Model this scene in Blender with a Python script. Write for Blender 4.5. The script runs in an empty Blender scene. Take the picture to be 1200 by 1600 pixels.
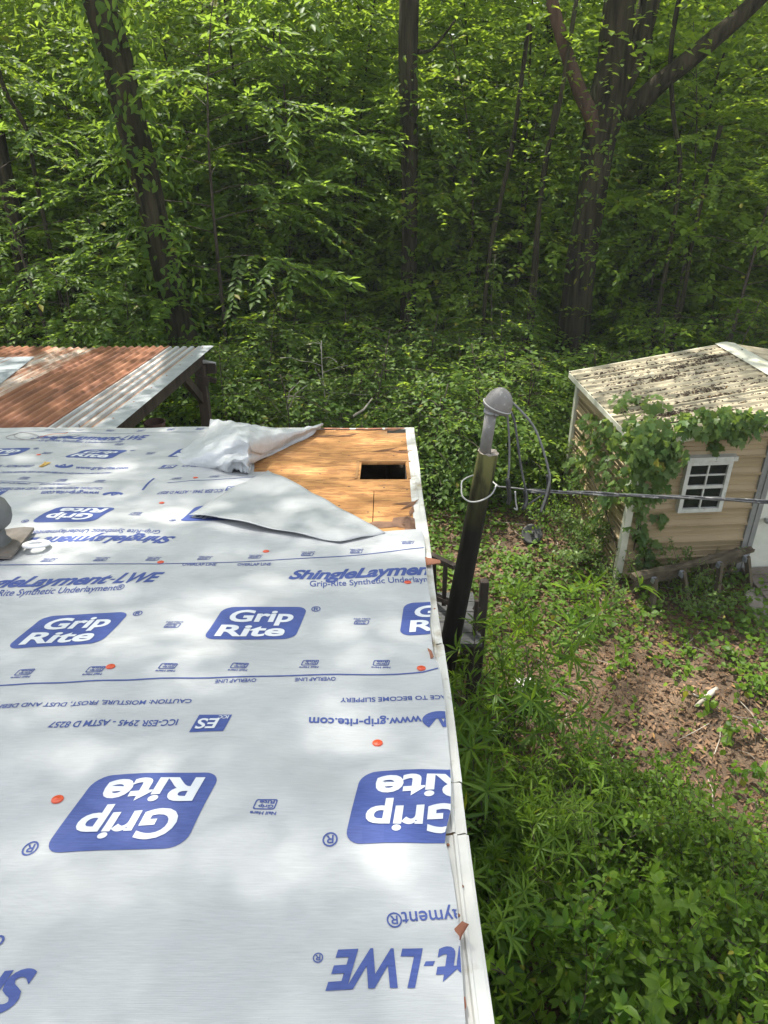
import bpy, bmesh, math, random
import numpy as np
from mathutils import Vector, Matrix
R = math.radians
rng = np.random.default_rng(7)
random.seed(7)
scene = bpy.context.scene
COL = scene.collection

# ------------------------------------------------------------------ camera, light, exposure
CAM = Vector((0, 0, 4.6)); PITCH = R(28.7); FPX = 1150.0
cd = bpy.data.cameras.new('camera'); cam = bpy.data.objects.new('camera', cd); COL.objects.link(cam)
cam.location = CAM; cam.rotation_euler = (math.pi/2 - PITCH, 0, 0)
cd.sensor_fit = 'VERTICAL'; cd.angle = 2*math.atan(800/FPX); cd.clip_start = .05; cd.clip_end = 1500
scene.camera = cam
SUN_EL, SUN_AZ = R(60), R(-32)
world = bpy.data.worlds.new('World'); scene.world = world; world.use_nodes = True
wn = world.node_tree; bg = wn.nodes['Background']
sky = wn.nodes.new('ShaderNodeTexSky'); sky.sky_type = 'NISHITA'; sky.sun_disc = False
sky.sun_elevation = SUN_EL; sky.sun_rotation = SUN_AZ % (2*math.pi)
hz = wn.nodes.new('ShaderNodeHueSaturation'); hz.inputs['Saturation'].default_value = .3   # hazy pale summer sky
wn.links.new(sky.outputs[0], hz.inputs['Color']); wn.links.new(hz.outputs[0], bg.inputs[0]); bg.inputs[1].default_value = .15
sl = bpy.data.lights.new('sun', 'SUN'); sl.energy = 4.3; sl.angle = R(.55); sl.color = (1, .95, .86)
so = bpy.data.objects.new('sun', sl); COL.objects.link(so)
sdir = Vector((math.sin(SUN_AZ)*math.cos(SUN_EL), math.cos(SUN_AZ)*math.cos(SUN_EL), math.sin(SUN_EL)))
so.rotation_euler = (-sdir).to_track_quat('-Z', 'Y').to_euler(); so.location = (-10, 12, 30)
vs = scene.view_settings; vs.view_transform = 'Standard'; vs.look = 'None'; vs.exposure = 1.52; vs.gamma = 1
vs.use_curve_mapping = False
scene.render.engine = 'CYCLES'; cy = scene.cycles
cy.use_denoising = True; cy.max_bounces = 10; cy.diffuse_bounces = 5; cy.transmission_bounces = 6; cy.transparent_max_bounces = 6
cy.sample_clamp_indirect = 6

# ------------------------------------------------------------------ measuring helpers
FW = Vector((0, math.cos(PITCH), -math.sin(PITCH))); UPV = Vector((0, math.sin(PITCH), math.cos(PITCH)))
def ray(px, py): return Vector((1, 0, 0))*((px-600)/FPX) + FW + UPV*((800-py)/FPX)
def atz(px, py, z): d = ray(px, py); return CAM + d*((z-CAM.z)/d.z)
def aty(px, py, y): d = ray(px, py); return CAM + d*(y/d.y)
SIG = R(9.5); TS = math.tan(SIG); HV = 1.16/math.cos(SIG); RZ0 = CAM.z - HV
RN = Vector((0, math.sin(SIG), math.cos(SIG)))
def roofz(y): return RZ0 - TS*y
def onroof(px, py, h=0.0):
    d = ray(px, py); t = -(HV - h/math.cos(SIG))/(d.z + TS*d.y); return CAM + d*t
def rp(x, y, h=0.0): return Vector((x, y, roofz(y))) + RN*h
XE = .196                                   # outer edge of the roof
EAVE = onroof(600, 670).y

# ------------------------------------------------------------------ materials
def newmat(name):
    m = bpy.data.materials.new(name); m.use_nodes = True
    nt = m.node_tree; return m, nt, nt.nodes['Principled BSDF']
def node(nt, t, **kw):
    n = nt.nodes.new(t)
    for k, v in kw.items():
        if isinstance(k, str) and hasattr(n, k): setattr(n, k, v)
    return n
def coords(nt, sc=(1, 1, 1), world_space=False):
    mp = node(nt, 'ShaderNodeMapping'); mp.inputs['Scale'].default_value = sc
    if world_space:
        g = node(nt, 'ShaderNodeNewGeometry'); nt.links.new(g.outputs['Position'], mp.inputs['Vector'])
    else:
        t = node(nt, 'ShaderNodeTexCoord'); nt.links.new(t.outputs['Object'], mp.inputs['Vector'])
    return mp.outputs[0]
def noise(nt, vec, scale, detail=6, rough=.6):
    n = node(nt, 'ShaderNodeTexNoise'); n.inputs['Scale'].default_value = scale
    n.inputs['Detail'].default_value = detail; n.inputs['Roughness'].default_value = rough
    nt.links.new(vec, n.inputs['Vector']); return n.outputs['Fac']
def ramp(nt, fac, stops):
    r = node(nt, 'ShaderNodeValToRGB'); el = r.color_ramp.elements
    while len(el) < len(stops): el.new(.5)
    for e, (p, c) in zip(el, stops):
        e.position = p; e.color = (*c, 1) if not isinstance(c, (int, float)) else (c, c, c, 1)
    nt.links.new(fac, r.inputs[0]); return r.outputs[0]
def mix(nt, fac, a, b, blend='MIX'):
    m = node(nt, 'ShaderNodeMix'); m.data_type = 'RGBA'; m.blend_type = blend
    for s, v in ((0, fac), (6, a), (7, b)):
        if isinstance(v, (int, float)): m.inputs[s].default_value = v
        elif isinstance(v, tuple): m.inputs[s].default_value = (*v, 1)
        else: nt.links.new(v, m.inputs[s])
    return m.outputs[2]
def bump(nt, bsdf, h, strength=.3, dist=.01):
    b = node(nt, 'ShaderNodeBump'); b.inputs['Strength'].default_value = strength; b.inputs['Distance'].default_value = dist
    nt.links.new(h, b.inputs['Height']); nt.links.new(b.outputs[0], bsdf.inputs['Normal'])
def M(name, c1, c2=None, scale=4, rough=.6, metal=0, bs=0, bscale=60, bd=.004, stretch=(1, 1, 1), lo=.35, hi=.65, c3=None, s3=12, t3=(.6, .7), spec=.5, ws=False):
    m, nt, b = newmat(name)
    b.inputs['Roughness'].default_value = rough; b.inputs['Metallic'].default_value = metal
    b.inputs['Specular IOR Level'].default_value = spec
    v = coords(nt, stretch, ws)
    if c2 is None: b.inputs['Base Color'].default_value = (*c1, 1)
    else:
        c = ramp(nt, noise(nt, v, scale), [(lo, c1), (hi, c2)])
        if c3 is not None:
            c = mix(nt, ramp(nt, noise(nt, v, s3), [(t3[0], 0), (t3[1], 1)]), c, c3)
        nt.links.new(c, b.inputs['Base Color'])
    if bs: bump(nt, b, noise(nt, v, bscale), bs, bd)
    return m
def leafmat(name, dark, light, trans, tw=.45, rough=.5, spec=.22):
    m, nt, b = newmat(name)
    a = node(nt, 'ShaderNodeAttribute'); a.attribute_name = 'var'
    oi = node(nt, 'ShaderNodeObjectInfo')
    ad = node(nt, 'ShaderNodeMath', operation='MULTIPLY_ADD'); nt.links.new(oi.outputs['Random'], ad.inputs[0]); ad.inputs[1].default_value = .5
    nt.links.new(a.outputs['Fac'], ad.inputs[2])
    c = ramp(nt, ad.outputs[0], [(.1, dark), (.95, light), (1.0, tuple(.5*q+w for q, w in zip(light, (.12, .06, .0))))])
    nt.links.new(c, b.inputs['Base Color']); b.inputs['Roughness'].default_value = rough; b.inputs['Specular IOR Level'].default_value = spec
    t = node(nt, 'ShaderNodeBsdfTranslucent')
    tc = mix(nt, .55, c, trans); nt.links.new(tc, t.inputs[0])
    ms = node(nt, 'ShaderNodeMixShader'); ms.inputs[0].default_value = tw
    nt.links.new(b.outputs[0], ms.inputs[1]); nt.links.new(t.outputs[0], ms.inputs[2])
    nt.links.new(ms.outputs[0], nt.nodes['Material Output'].inputs[0]); return m

LEAF_OAK = leafmat('leaf_forest', (.034, .082, .014), (.17, .26, .03), (.50, .66, .05), tw=.52)
LEAF_HICK = leafmat('leaf_hickory', (.03, .076, .018), (.135, .22, .033), (.42, .60, .06), tw=.52)
LEAF_YEL = leafmat('leaf_sunny', (.065, .125, .014), (.18, .28, .03), (.48, .64, .04), tw=.5)  # paler yellow-green: sunlit brightness put into the leaf colour
LEAF_LANCE = leafmat('leaf_lance', (.045, .105, .012), (.18, .28, .028), (.32, .50, .03), rough=.4)
LEAF_BROAD = leafmat('leaf_broad', (.035, .095, .014), (.18, .28, .03), (.26, .48, .03), rough=.42)
LEAF_LOW = leafmat('leaf_ground', (.045, .10, .014), (.15, .25, .03), (.32, .48, .03))
LEAF_VINE = leafmat('leaf_vine', (.06, .12, .03), (.18, .25, .07), (.32, .42, .06), rough=.4)
LEAF_PALE = leafmat('leaf_pale', (.13, .17, .06), (.27, .30, .12), (.4, .46, .14))
BARK = M('bark', (.010, .009, .006), (.062, .053, .032), 11, .95, bs=1, bscale=16, bd=.08, stretch=(1, 1, .10), spec=.15, c3=(.05, .065, .025), s3=4, t3=(.55, .75))
BARK_RED = M('bark_reddish', (.04, .022, .013), (.10, .058, .034), 9, .9, bs=.8, bscale=26, bd=.02, stretch=(1, 1, .2))
TWIG = M('twig_wood', (.03, .022, .015), (.065, .048, .032), 10, .85)
DEADWOOD = M('dead_wood', (.25, .22, .18), (.42, .38, .32), 12, .85, bs=.4)

# ------------------------------------------------------------------ object helpers
def tag(o, label=None, cat=None, group=None, kind=None):
    if label: o['label'] = label
    if cat: o['category'] = cat
    if group: o['group'] = group
    if kind: o['kind'] = kind
    return o
def thing(name, label, cat, loc=(0, 0, 0), group=None):
    o = bpy.data.objects.new(name, None); COL.objects.link(o); o.location = loc; o.empty_display_size = .1
    return tag(o, label, cat, group)
def wloc(o):
    v = Vector((0, 0, 0))
    while o is not None: v += o.location; o = o.parent
    return v
def link(name, me, parent=None):
    o = bpy.data.objects.new(name, me); COL.objects.link(o)
    if parent is not None: o.parent = parent
    return o
def np_mesh(name, V, F, mats, fmat=None, var=None, smooth=False):
    V = np.asarray(V, np.float32); F = np.asarray(F, np.int32); k = F.shape[1]
    me = bpy.data.meshes.new(name); me.vertices.add(len(V)); me.vertices.foreach_set('co', V.ravel())
    me.loops.add(F.size); me.loops.foreach_set('vertex_index', F.ravel())
    me.polygons.add(len(F)); me.polygons.foreach_set('loop_start', np.arange(0, F.size, k, dtype=np.int32))
    for m in mats: me.materials.append(m)
    if fmat is not None: me.polygons.foreach_set('material_index', np.asarray(fmat, np.int32))
    if smooth: me.polygons.foreach_set('use_smooth', np.ones(len(F), bool))
    if var is not None:
        a = me.attributes.new('var', 'FLOAT', 'POINT'); a.data.foreach_set('value', np.asarray(var, np.float32))
    me.update(calc_edges=True); return me
class MB:
    def __init__(s): s.v = []; s.f = []
    def add(s, vs, fs):
        o = len(s.v); s.v += [tuple(v) for v in vs]; s.f += [tuple(i+o for i in f) for f in fs]; return s
    def box(s, c, d, rot=None):
        c = Vector(c); vs = []
        for x, y, z in ((-1,-1,-1),(1,-1,-1),(1,1,-1),(-1,1,-1),(-1,-1,1),(1,-1,1),(1,1,1),(-1,1,1)):
            p = Vector((x*d[0]/2, y*d[1]/2, z*d[2]/2)); vs.append(c + (rot @ p if rot is not None else p))
        return s.add(vs, ((0,3,2,1),(4,5,6,7),(0,1,5,4),(1,2,6,5),(2,3,7,6),(3,0,4,7)))
    def bar(s, a, b, w, h, up=(0, 0, 1)):
        a = Vector(a); b = Vector(b); d = b-a; y = d.normalized(); x = y.cross(Vector(up))
        if x.length < 1e-4: x = Vector((1, 0, 0))
        x.normalize(); z = x.cross(y); rot = Matrix((x, y, z)).transposed()
        return s.box((a+b)/2, (w, d.length, h), rot)
    def tube(s, pts, rad, n=8, cap=True, rfun=None):
        pts = [Vector(p) for p in pts]; o = len(s.v); ref = Vector((.31, .94, .1)).normalized()
        if not hasattr(rad, '__len__'): rad = [rad]*len(pts)
        for i, p in enumerate(pts):
            t = (pts[min(i+1, len(pts)-1)] - pts[max(i-1, 0)]).normalized()
            if abs(t.dot(ref)) > .95: ref = Vector((1, 0, 0)) if abs(t.x) < .8 else Vector((0, 0, 1))
            x = (ref - t*ref.dot(t)).normalized(); y = t.cross(x); ref = x
            for k in range(n):
                a = 2*math.pi*k/n; r = rad[i]*(rfun(a, i) if rfun else 1)
                s.v.append(tuple(p + x*(r*math.cos(a)) + y*(r*math.sin(a))))
        for i in range(len(pts)-1):
            for k in range(n):
                a = o+i*n+k; b = o+i*n+(k+1) % n; s.f.append((a, b, b+n, a+n))
        if cap:
            s.f.append(tuple(o+k for k in range(n))[::-1]); e = o+(len(pts)-1)*n; s.f.append(tuple(e+k for k in range(n)))
        return s
    def lathe(s, c, prof, n=24, rot=None):
        c = Vector(c); o = len(s.v)
        for r, z in prof:
            for k in range(n):
                a = 2*math.pi*k/n; p = Vector((r*math.cos(a), r*math.sin(a), z)); s.v.append(tuple(c + (rot @ p if rot is not None else p)))
        for i in range(len(prof)-1):
            for k in range(n):
                a = o+i*n+k; b = o+i*n+(k+1) % n; s.f.append((a, b, b+n, a+n))
        return s
    def grid(s, P):                           # P[i][j] points
        o = len(s.v); n = len(P[0])
        for row in P: s.v += [tuple(p) for p in row]
        for i in range(len(P)-1):
            for j in range(n-1): a = o+i*n+j; s.f.append((a, a+1, a+n+1, a+n))
        return s
    def build(s, name, mat, parent=None, smooth=False, bevel=0, solid=0, local=False):
        off = Vector((0, 0, 0)) if local or parent is None else wloc(parent)
        me = bpy.data.meshes.new(name); me.from_pydata([(v[0]-off.x, v[1]-off.y, v[2]-off.z) for v in s.v], [], s.f); me.materials.append(mat)
        if smooth: me.polygons.foreach_set('use_smooth', [True]*len(me.polygons))
        o = link(name, me, parent)
        if solid:
            m = o.modifiers.new('s', 'SOLIDIFY'); m.thickness = solid; m.offset = -1
        if bevel:
            m = o.modifiers.new('b', 'BEVEL'); m.width = bevel; m.segments = 2; m.limit_method = 'ANGLE'
        return o
def catmull(pts, n):
    pts = [np.array(p, float) for p in pts]; out = []; P = [2*pts[0]-pts[1]] + pts + [2*pts[-1]-pts[-2]]
    for i in range(len(pts)-1):
        a, b, c, d = P[i:i+4]
        for k in range(n):
            t = k/n; out.append(.5*((2*b) + (c-a)*t + (2*a-5*b+4*c-d)*t*t + (3*b-a-3*c+d)*t**3))
    out.append(pts[-1]); return out

# ------------------------------------------------------------------ leaves and plants
T_KITE = (np.array([(0,0,0),(.45,.5,.10),(1,0,-.08),(.45,-.5,.10)]), np.array([(0,2,1),(0,3,2)]))
T_OVATE = (np.array([(0,0,0),(.28,.42,.07),(.62,.38,.05),(1,0,-.12),(.62,-.38,.05),(.28,-.42,.07),(.3,0,0),(.65,0,-.02)]),
           np.array([(0,6,1),(1,6,7),(1,7,2),(2,7,3),(0,5,6),(5,7,6),(5,4,7),(4,3,7)]))
T_LANCE = (np.array([(0,0,0),(.3,.5,.03),(.65,.4,-.05),(1,0,-.25),(.65,-.4,-.05),(.3,-.5,.03),(.3,0,.0),(.65,0,-.09)]), T_OVATE[1])
_pa = [(0,0),(-.12,.3),(.2,.5),(.3,.28),(.68,.36),(.7,.16),(1,0),(.7,-.16),(.68,-.36),(.3,-.28),(.2,-.5),(-.12,-.3)]
T_PALM = (np.array([(.3,0,.0)] + [(x, y, -.25*(x-.3)**2 + .1*abs(y)) for x, y in _pa]), np.array([(0, 1+i, 1+(i+1) % 12) for i in range(12)][::-1]))
def leaves(P, D, N, L, W, tmpl, rg):
    P = np.asarray(P, float); D = np.asarray(D, float); N = np.asarray(N, float); n = len(P)
    D = D/np.linalg.norm(D, axis=1, keepdims=True); S = np.cross(N, D); S /= (np.linalg.norm(S, axis=1, keepdims=True)+1e-9); N = np.cross(D, S)
    L = np.broadcast_to(L, n)[:, None, None]; W = np.broadcast_to(W, n)[:, None, None]
    tv, tf = tmpl
    V = P[:, None] + D[:, None]*tv[None, :, 0:1]*L + S[:, None]*tv[None, :, 1:2]*W + N[:, None]*tv[None, :, 2:3]*L
    F = tf[None] + (np.arange(n)*len(tv))[:, None, None]
    return V.reshape(-1, 3), F.reshape(-1, 3), np.repeat(np.where(rg.random(n) < .012, 1.5, rg.random(n)*.5), len(tv))
def join(parts):
    Vs, Fs, A = [], [], []; o = 0
    for V, F, a in parts: Vs.append(V); Fs.append(F+o); A.append(a); o += len(V)
    return np.concatenate(Vs), np.concatenate(Fs), np.concatenate(A)
def rot2(d, ang):
    c, s = math.cos(ang), math.sin(ang); return np.array((d[0]*c-d[1]*s, d[0]*s+d[1]*c, d[2]))
def gen_tree(seed, H, r0, z0, Rc, nl, tws, ll, lw, ls, tmpl=T_KITE, top=1.0, rise=.25, trunk_from=0.0, twl=.42, lean=.04, ntr=9, gap=.0, flat=.3):
    rg = np.random.default_rng(seed); wood = MB()
    bend = rg.normal(0, lean*1.8, 2)*H; wob = rg.random()*6
    def tp(z):
        t = z/H; return np.array((bend[0]*t*t + .035*H*math.sin(4*t+wob), bend[1]*t*t, z))
    zs = np.linspace(trunk_from, H, ntr); wood.tube([tp(z) for z in zs], [max(r0*(1-.9*z/H), .008) for z in zs], 7 if r0 < .1 else 12)
    P, D, N = [], [], []; az = rg.random()*6.28
    for i in range(nl):
        t = (i+.5)/nl; z = z0 + (H-z0)*t; az += 2.4 + rg.normal(0, .3)
        prof = (math.sin(math.pi*min(.98, .22+.75*t)))**.7*top if t < .99 else .3
        Ln = Rc*prof*rg.uniform(.65, 1.1); d = np.array((math.cos(az), math.sin(az), 0)); b = tp(z)
        up = rise*(.4+t)*rg.uniform(.5, 1.3); m = max(4, int(Ln/.3)); pts = []
        for k in range(m+1):
            s = k/m; pts.append(b + d*(Ln*s) + np.array((0, 0, Ln*(up*s*1.6 - up*1.2*s*s))) + rg.normal(0, .03, 3)*Ln*s)
        wood.tube(pts, [max(r0*.33*(1-z/H*.6)*(1-.85*k/m), .004) for k in range(m+1)], 4, cap=False)
        pts = np.array(pts); nt = max(4, int(Ln/tws))
        for k in range(nt):
            s = (k+1)/nt; s = .22+.78*s; fi = s*m; i0 = min(int(fi), m-1); q = pts[i0] + (pts[i0+1]-pts[i0])*(fi-i0)
            side = 1 if k % 2 else -1; td = rot2(d, side*rg.uniform(.5, 1.15)) if k < nt-1 else d.copy()
            td = td + np.array((0, 0, rg.normal(.0, .22))); tl = Ln*twl*(1.15-.7*s)*rg.uniform(.7, 1.2) + ll*1.5
            nn = np.array((rg.normal(0, flat), rg.normal(0, flat), 1.0))
            if rg.random() < gap: continue
            nv = max(3, int(tl/ls))
            for j in range(nv):
                u = (j+.6)/nv; pos = q + td*tl*u + np.array((0, 0, -.25*tl*u*u))
                ld = rot2(td, (1 if j % 2 else -1)*rg.uniform(.5, 1.1)) + np.array((0, 0, rg.normal(-.14, .25)))
                P.append(pos); D.append(ld); N.append(nn + rg.normal(0, .2, 3))
            P.append(q+td*tl - np.array((0, 0, .25*tl))); D.append(td+np.array((0, 0, -.2))); N.append(nn)
    n = len(P); L = ll*rg.uniform(.6, 1.2, n)
    return wood, leaves(P, D, N, L, L*lw, tmpl, rg)
def tri_mb(wood):
    F = []
    for f in wood.f:
        for k in range(1, len(f)-1): F.append((f[0], f[k], f[k+1]))
    return np.array(wood.v), np.array(F)
def joined_mesh(name, wood, lv, mw, ml):
    V1, F1 = tri_mb(wood); V2, F2, a = lv
    return np_mesh(name, np.concatenate([V1, V2]), np.concatenate([F1, F2+len(V1)]), [mw, ml], np.r_[np.zeros(len(F1)), np.ones(len(F2))], np.r_[np.zeros(len(V1)), a])
def plant_meshes(wood, lv, mw, ml, nm='plant'):
    V1, F1 = tri_mb(wood); V2, F2, a = lv
    return np_mesh(nm+'_stem', V1, F1, [mw], smooth=True), np_mesh(nm+'_leaf', V2, F2, [ml], var=a)
def gen_shrub(seed, ns, H, spread, ll, lw, gap, tmpl, opposite=False, tipstar=0, side=.9, lift=.1, nup=1.0, sub=2, rad=.006):
    """stems fanning from the ground, leaves all along them, side shoots"""
    rg = np.random.default_rng(seed); wood = MB(); P, D, N, Ls = [], [], [], []
    def shoot(b, d, Ln, r, depth):
        m = 6; pts = []; dd = d/np.linalg.norm(d); bend = rg.normal(0, .18, 3)
        for k in range(m+1):
            s = k/m; pts.append(b + dd*Ln*s + np.array((dd[0]*.35+bend[0], dd[1]*.35+bend[1], -.22*(1-dd[2]*.5)))*Ln*s*s)
        wood.tube(pts, [max(r*(1-.75*k/m), .0015) for k in range(m+1)], 4, cap=False); pts = np.array(pts)
        nl = max(3, int(Ln/gap)); ph = rg.random()*6.28
        for k in range(nl):
            s = .2+.8*(k+1)/nl; fi = min(s*m, m-.001); i0 = int(fi); q = pts[i0]+(pts[i0+1]-pts[i0])*(fi-i0); ax = pts[i0+1]-pts[i0]; ax /= np.linalg.norm(ax)
            ph += 2.4 if not opposite else 1.57
            for o in ((0, math.pi) if opposite else (0,)):
                a = np.cross(ax, (math.cos(ph+o), math.sin(ph+o), .2)); a /= np.linalg.norm(a)+1e-9
                ld = a*side + ax*.55 + np.array((0, 0, lift)); P.append(q); D.append(ld + rg.normal(0, .15, 3)); N.append(np.array((0, 0, nup)) + ax*.5 + rg.normal(0, .25, 3)); Ls.append(ll*rg.uniform(.6, 1.1)*(1.1-.35*s))
        for k in range(tipstar):
            a = 6.28*k/tipstar + rg.random()*.5; u = np.cross(ax, (.3, .2, .9)); u /= np.linalg.norm(u)+1e-9; v = np.cross(ax, u)
            ld = u*math.cos(a)+v*math.sin(a)+ax*.6; P.append(pts[-1]); D.append(ld); N.append(ax+np.array((0, 0, .4))); Ls.append(ll*rg.uniform(.7, 1.1))
        if depth > 0:
            for k in range(rg.integers(2, 5)):
                s = rg.uniform(.3, .9); i0 = int(s*m); q = pts[i0]; nd = dd + rg.normal(0, .55, 3); nd[2] = abs(nd[2])*.8+.2; shoot(q, nd, Ln*rg.uniform(.3, .55), r*.5, depth-1)
    for i in range(ns):
        a = rg.random()*6.28; rr = spread*math.sqrt(rg.random()); b = np.array((math.cos(a)*rr*.35, math.sin(a)*rr*.35, 0))
        shoot(b, np.array((math.cos(a)*rr*.8, math.sin(a)*rr*.8, H)), H*rg.uniform(.65, 1.08), rad, sub)
    Ls = np.array(Ls); return wood, leaves(P, D, N, Ls, Ls*lw, tmpl, rg)
# ================================================================== GROUND AND WOODS FLOOR
m, nt, b = newmat('forest_floor'); v = coords(nt)
c = ramp(nt, noise(nt, v, 1.3, 9, .7), [(.35, (.06, .038, .024)), (.5, (.13, .085, .05)), (.68, (.20, .135, .08))])
c = mix(nt, ramp(nt, noise(nt, v, 60, 6, .7), [(.42, 0), (.6, 1)]), c, (.06, .038, .024))
nt.links.new(c, b.inputs['Base Color']); b.inputs['Roughness'].default_value = .95; bump(nt, b, noise(nt, v, 70, 8), .5, .01)
GROUND_M = m
def gz(x, y): return .035*math.sin(x*1.3+y*.7)+.03*math.sin(y*1.9-x*.8)+.02*math.sin(x*3.1+1)
axis = [-300, -120, -60, -30, -18] + [i*.5 for i in range(-24, 25)] + [18, 30, 60, 120, 300]
ay = [-300, -100, -30, -12] + [i*.5 for i in range(-12, 44)] + [30, 45, 70, 120, 300, 500]
MB().grid([[(x, y, gz(x, y) if abs(x) < 13 and abs(y) < 22 else 0) for x in axis] for y in ay]).build('ground', GROUND_M, smooth=True)['kind'] = 'structure'

# ================================================================== MOBILE HOME (roof under repair)
WHITE = M('white_trim_paint', (.60, .60, .57), (.50, .49, .45), 3, .42, c3=(.28, .23, .16), s3=9, t3=(.55, .74), stretch=(1, 1, 1), bs=.1)
WALL_W = M('house_siding_paint', (.62, .62, .58), (.52, .51, .46), 2, .6)
m, nt, b = newmat('osb_board'); v = coords(nt, (1.1, 9, 9)); v2 = coords(nt, (3, 14, 10)); v3 = coords(nt)
vo = node(nt, 'ShaderNodeTexVoronoi'); vo.inputs['Scale'].default_value = 17; nt.links.new(coords(nt, (1.0, 2.6, 2)), vo.inputs['Vector'])
c = ramp(nt, noise(nt, v, 3.2, 9, .75), [(.30, (.15, .06, .017)), (.43, (.33, .145, .04)), (.56, (.44, .21, .062)), (.75, (.52, .285, .10))])
fl = node(nt, 'ShaderNodeSeparateColor'); nt.links.new(vo.outputs['Color'], fl.inputs[0])
c = mix(nt, .5, c, ramp(nt, fl.outputs[0], [(0, (.15, .055, .015)), (.4, (.37, .16, .042)), (1, (.54, .28, .09))]))
c = mix(nt, ramp(nt, noise(nt, v2, 2.2, 8, .8), [(.57, 0), (.63, .9)]), c, (.13, .06, .022))
c = mix(nt, ramp(nt, noise(nt, v3, 2.3, 5), [(.58, 0), (.72, .5)]), c, (.22, .15, .085))
nt.links.new(c, b.inputs['Base Color']); b.inputs['Roughness'].default_value = .8; bump(nt, b, noise(nt, v, 7, 8), .9, .01)
OSB = m
DARKWOOD = M('old_framing', (.03, .02, .013), (.07, .048, .03), 6, .9)
PINK = M('shade_dark_insulation', (.008, .007, .006), (.02, .016, .013), 7, .95)  # near-black colour stands in for the shade inside the roof opening
RUST = M('rust_metal', (.16, .065, .035), (.30, .12, .06), 14, .8, bs=.3)
home = thing('mobile_home', 'white mobile home with half its shallow roof stripped to bare board', 'house', (-4, 1, 0))
ridge_y = -.55
def xo(y): return .168 + .0096*y
# walls
mb = MB(); X0 = -9.5
mb.box(((X0+.12)/2, EAVE-.12, 1.38), (.12-X0, .10, 2.0)); mb.box(((X0+.12)/2, -5.75, 1.38), (.12-X0, .10, 2.0)); mb.box((X0+.05, (EAVE-5.87)/2, 1.38), (.1, EAVE+5.6, 2.0))
mb.box((.09, (EAVE-5.87)/2, 1.38), (.1, EAVE+5.6, 2.0)); mb.build('wall', WALL_W, home)
g = MB(); n = len(g.v); zz = 2.38
g.add([(.152, -5.7, zz), (.152, EAVE-.1, zz), (.152, EAVE-.1, roofz(EAVE)-.03), (.152, ridge_y, roofz(ridge_y)-.03), (.152, -5.7, roofz(EAVE)-.03)], [(0, 1, 2, 3, 4)]); g.build('gable_wall', WALL_W, home, solid=.01)
MB().box(((X0+.1)/2, (EAVE-5.87)/2, .2), (-X0-.2, EAVE+5.3, .38)).build('skirting', M('skirting_metal', (.35, .34, .31), (.28, .27, .24), 3, .6), home)
# decking: plain deck where underlayment lies, OSB where it is bare
def slab(mb, quad, h0, h1):
    vs = [rp(x, y, h1) for x, y in quad] + [rp(x, y, h0) for x, y in quad]
    mb.add(vs, ((0,1,2,3), (7,6,5,4), (0,4,5,1), (1,5,6,2), (2,6,7,3), (3,7,4,0)))
YS = onroof(580, 795).y; XI = .153
dk = MB(); slab(dk, [(X0, ridge_y), (XI, ridge_y), (XI, 2.1), (X0, 2.1)], -.014, 0); slab(dk, [(X0, 2.104), (-1.8, 2.104), (-1.8, EAVE), (X0, EAVE)], -.014, 0)
yb = ridge_y
vs = [Vector((x, 2*ridge_y-y, roofz(y)-.0)) for x, y in ((X0, ridge_y), (XI, ridge_y), (XI, EAVE), (X0, EAVE))]; dk.add(vs, [(0, 3, 2, 1)])
dk.build('roof_deck', M('plywood_deck', (.40, .27, .14), (.32, .2, .1), 4, .8), home)
h0 = onroof(562, 749); h1 = onroof(638, 722.5); hx0, hx1, hy0, hy1 = h0.x, min(h1.x, .128), h0.y, h1.y
ysm = onroof(600, 705).y; xs1 = onroof(583, 800).x
def board(quads, nm='osb_sheet'):
    mb = MB()
    for q in quads: slab(mb, q, -.014, 0)
    return mb.build(nm, OSB, home)
board([[(-1.795, 2.104), (xs1-.002, 2.104), (xs1-.002, YS+.28), (-1.795, YS+.28)]])
board([[(xs1+.002, 2.104), (XI, 2.104), (XI, YS+.28), (xs1+.002, YS+.28)]])
ya = YS+.285
board([[(-1.795, ya), (hx0, ya), (hx0, ysm), (-1.795, ysm)], [(hx0, ya), (hx1, ya), (hx1, hy0), (hx0, hy0)], [(hx1, ya), (XI, ya), (XI, ysm), (hx1, ysm)], [(hx0, hy1), (hx1, hy1), (hx1, ysm), (hx0, ysm)]])
# last strip to the eave with a broken corner
yc = EAVE-.03; xn = onroof(605, 674).x
board([[(-1.795, ysm+.005), (XI-.06, ysm+.007), (XI-.06, yc-.10), (-1.795, yc-.10)], [(-1.795, yc-.10), (xn, yc-.10), (xn, yc), (-1.795, yc)], [(XI-.06, ysm+.03), (XI, ysm+.045), (XI, yc-.09), (XI-.06, yc-.10)]])
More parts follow.
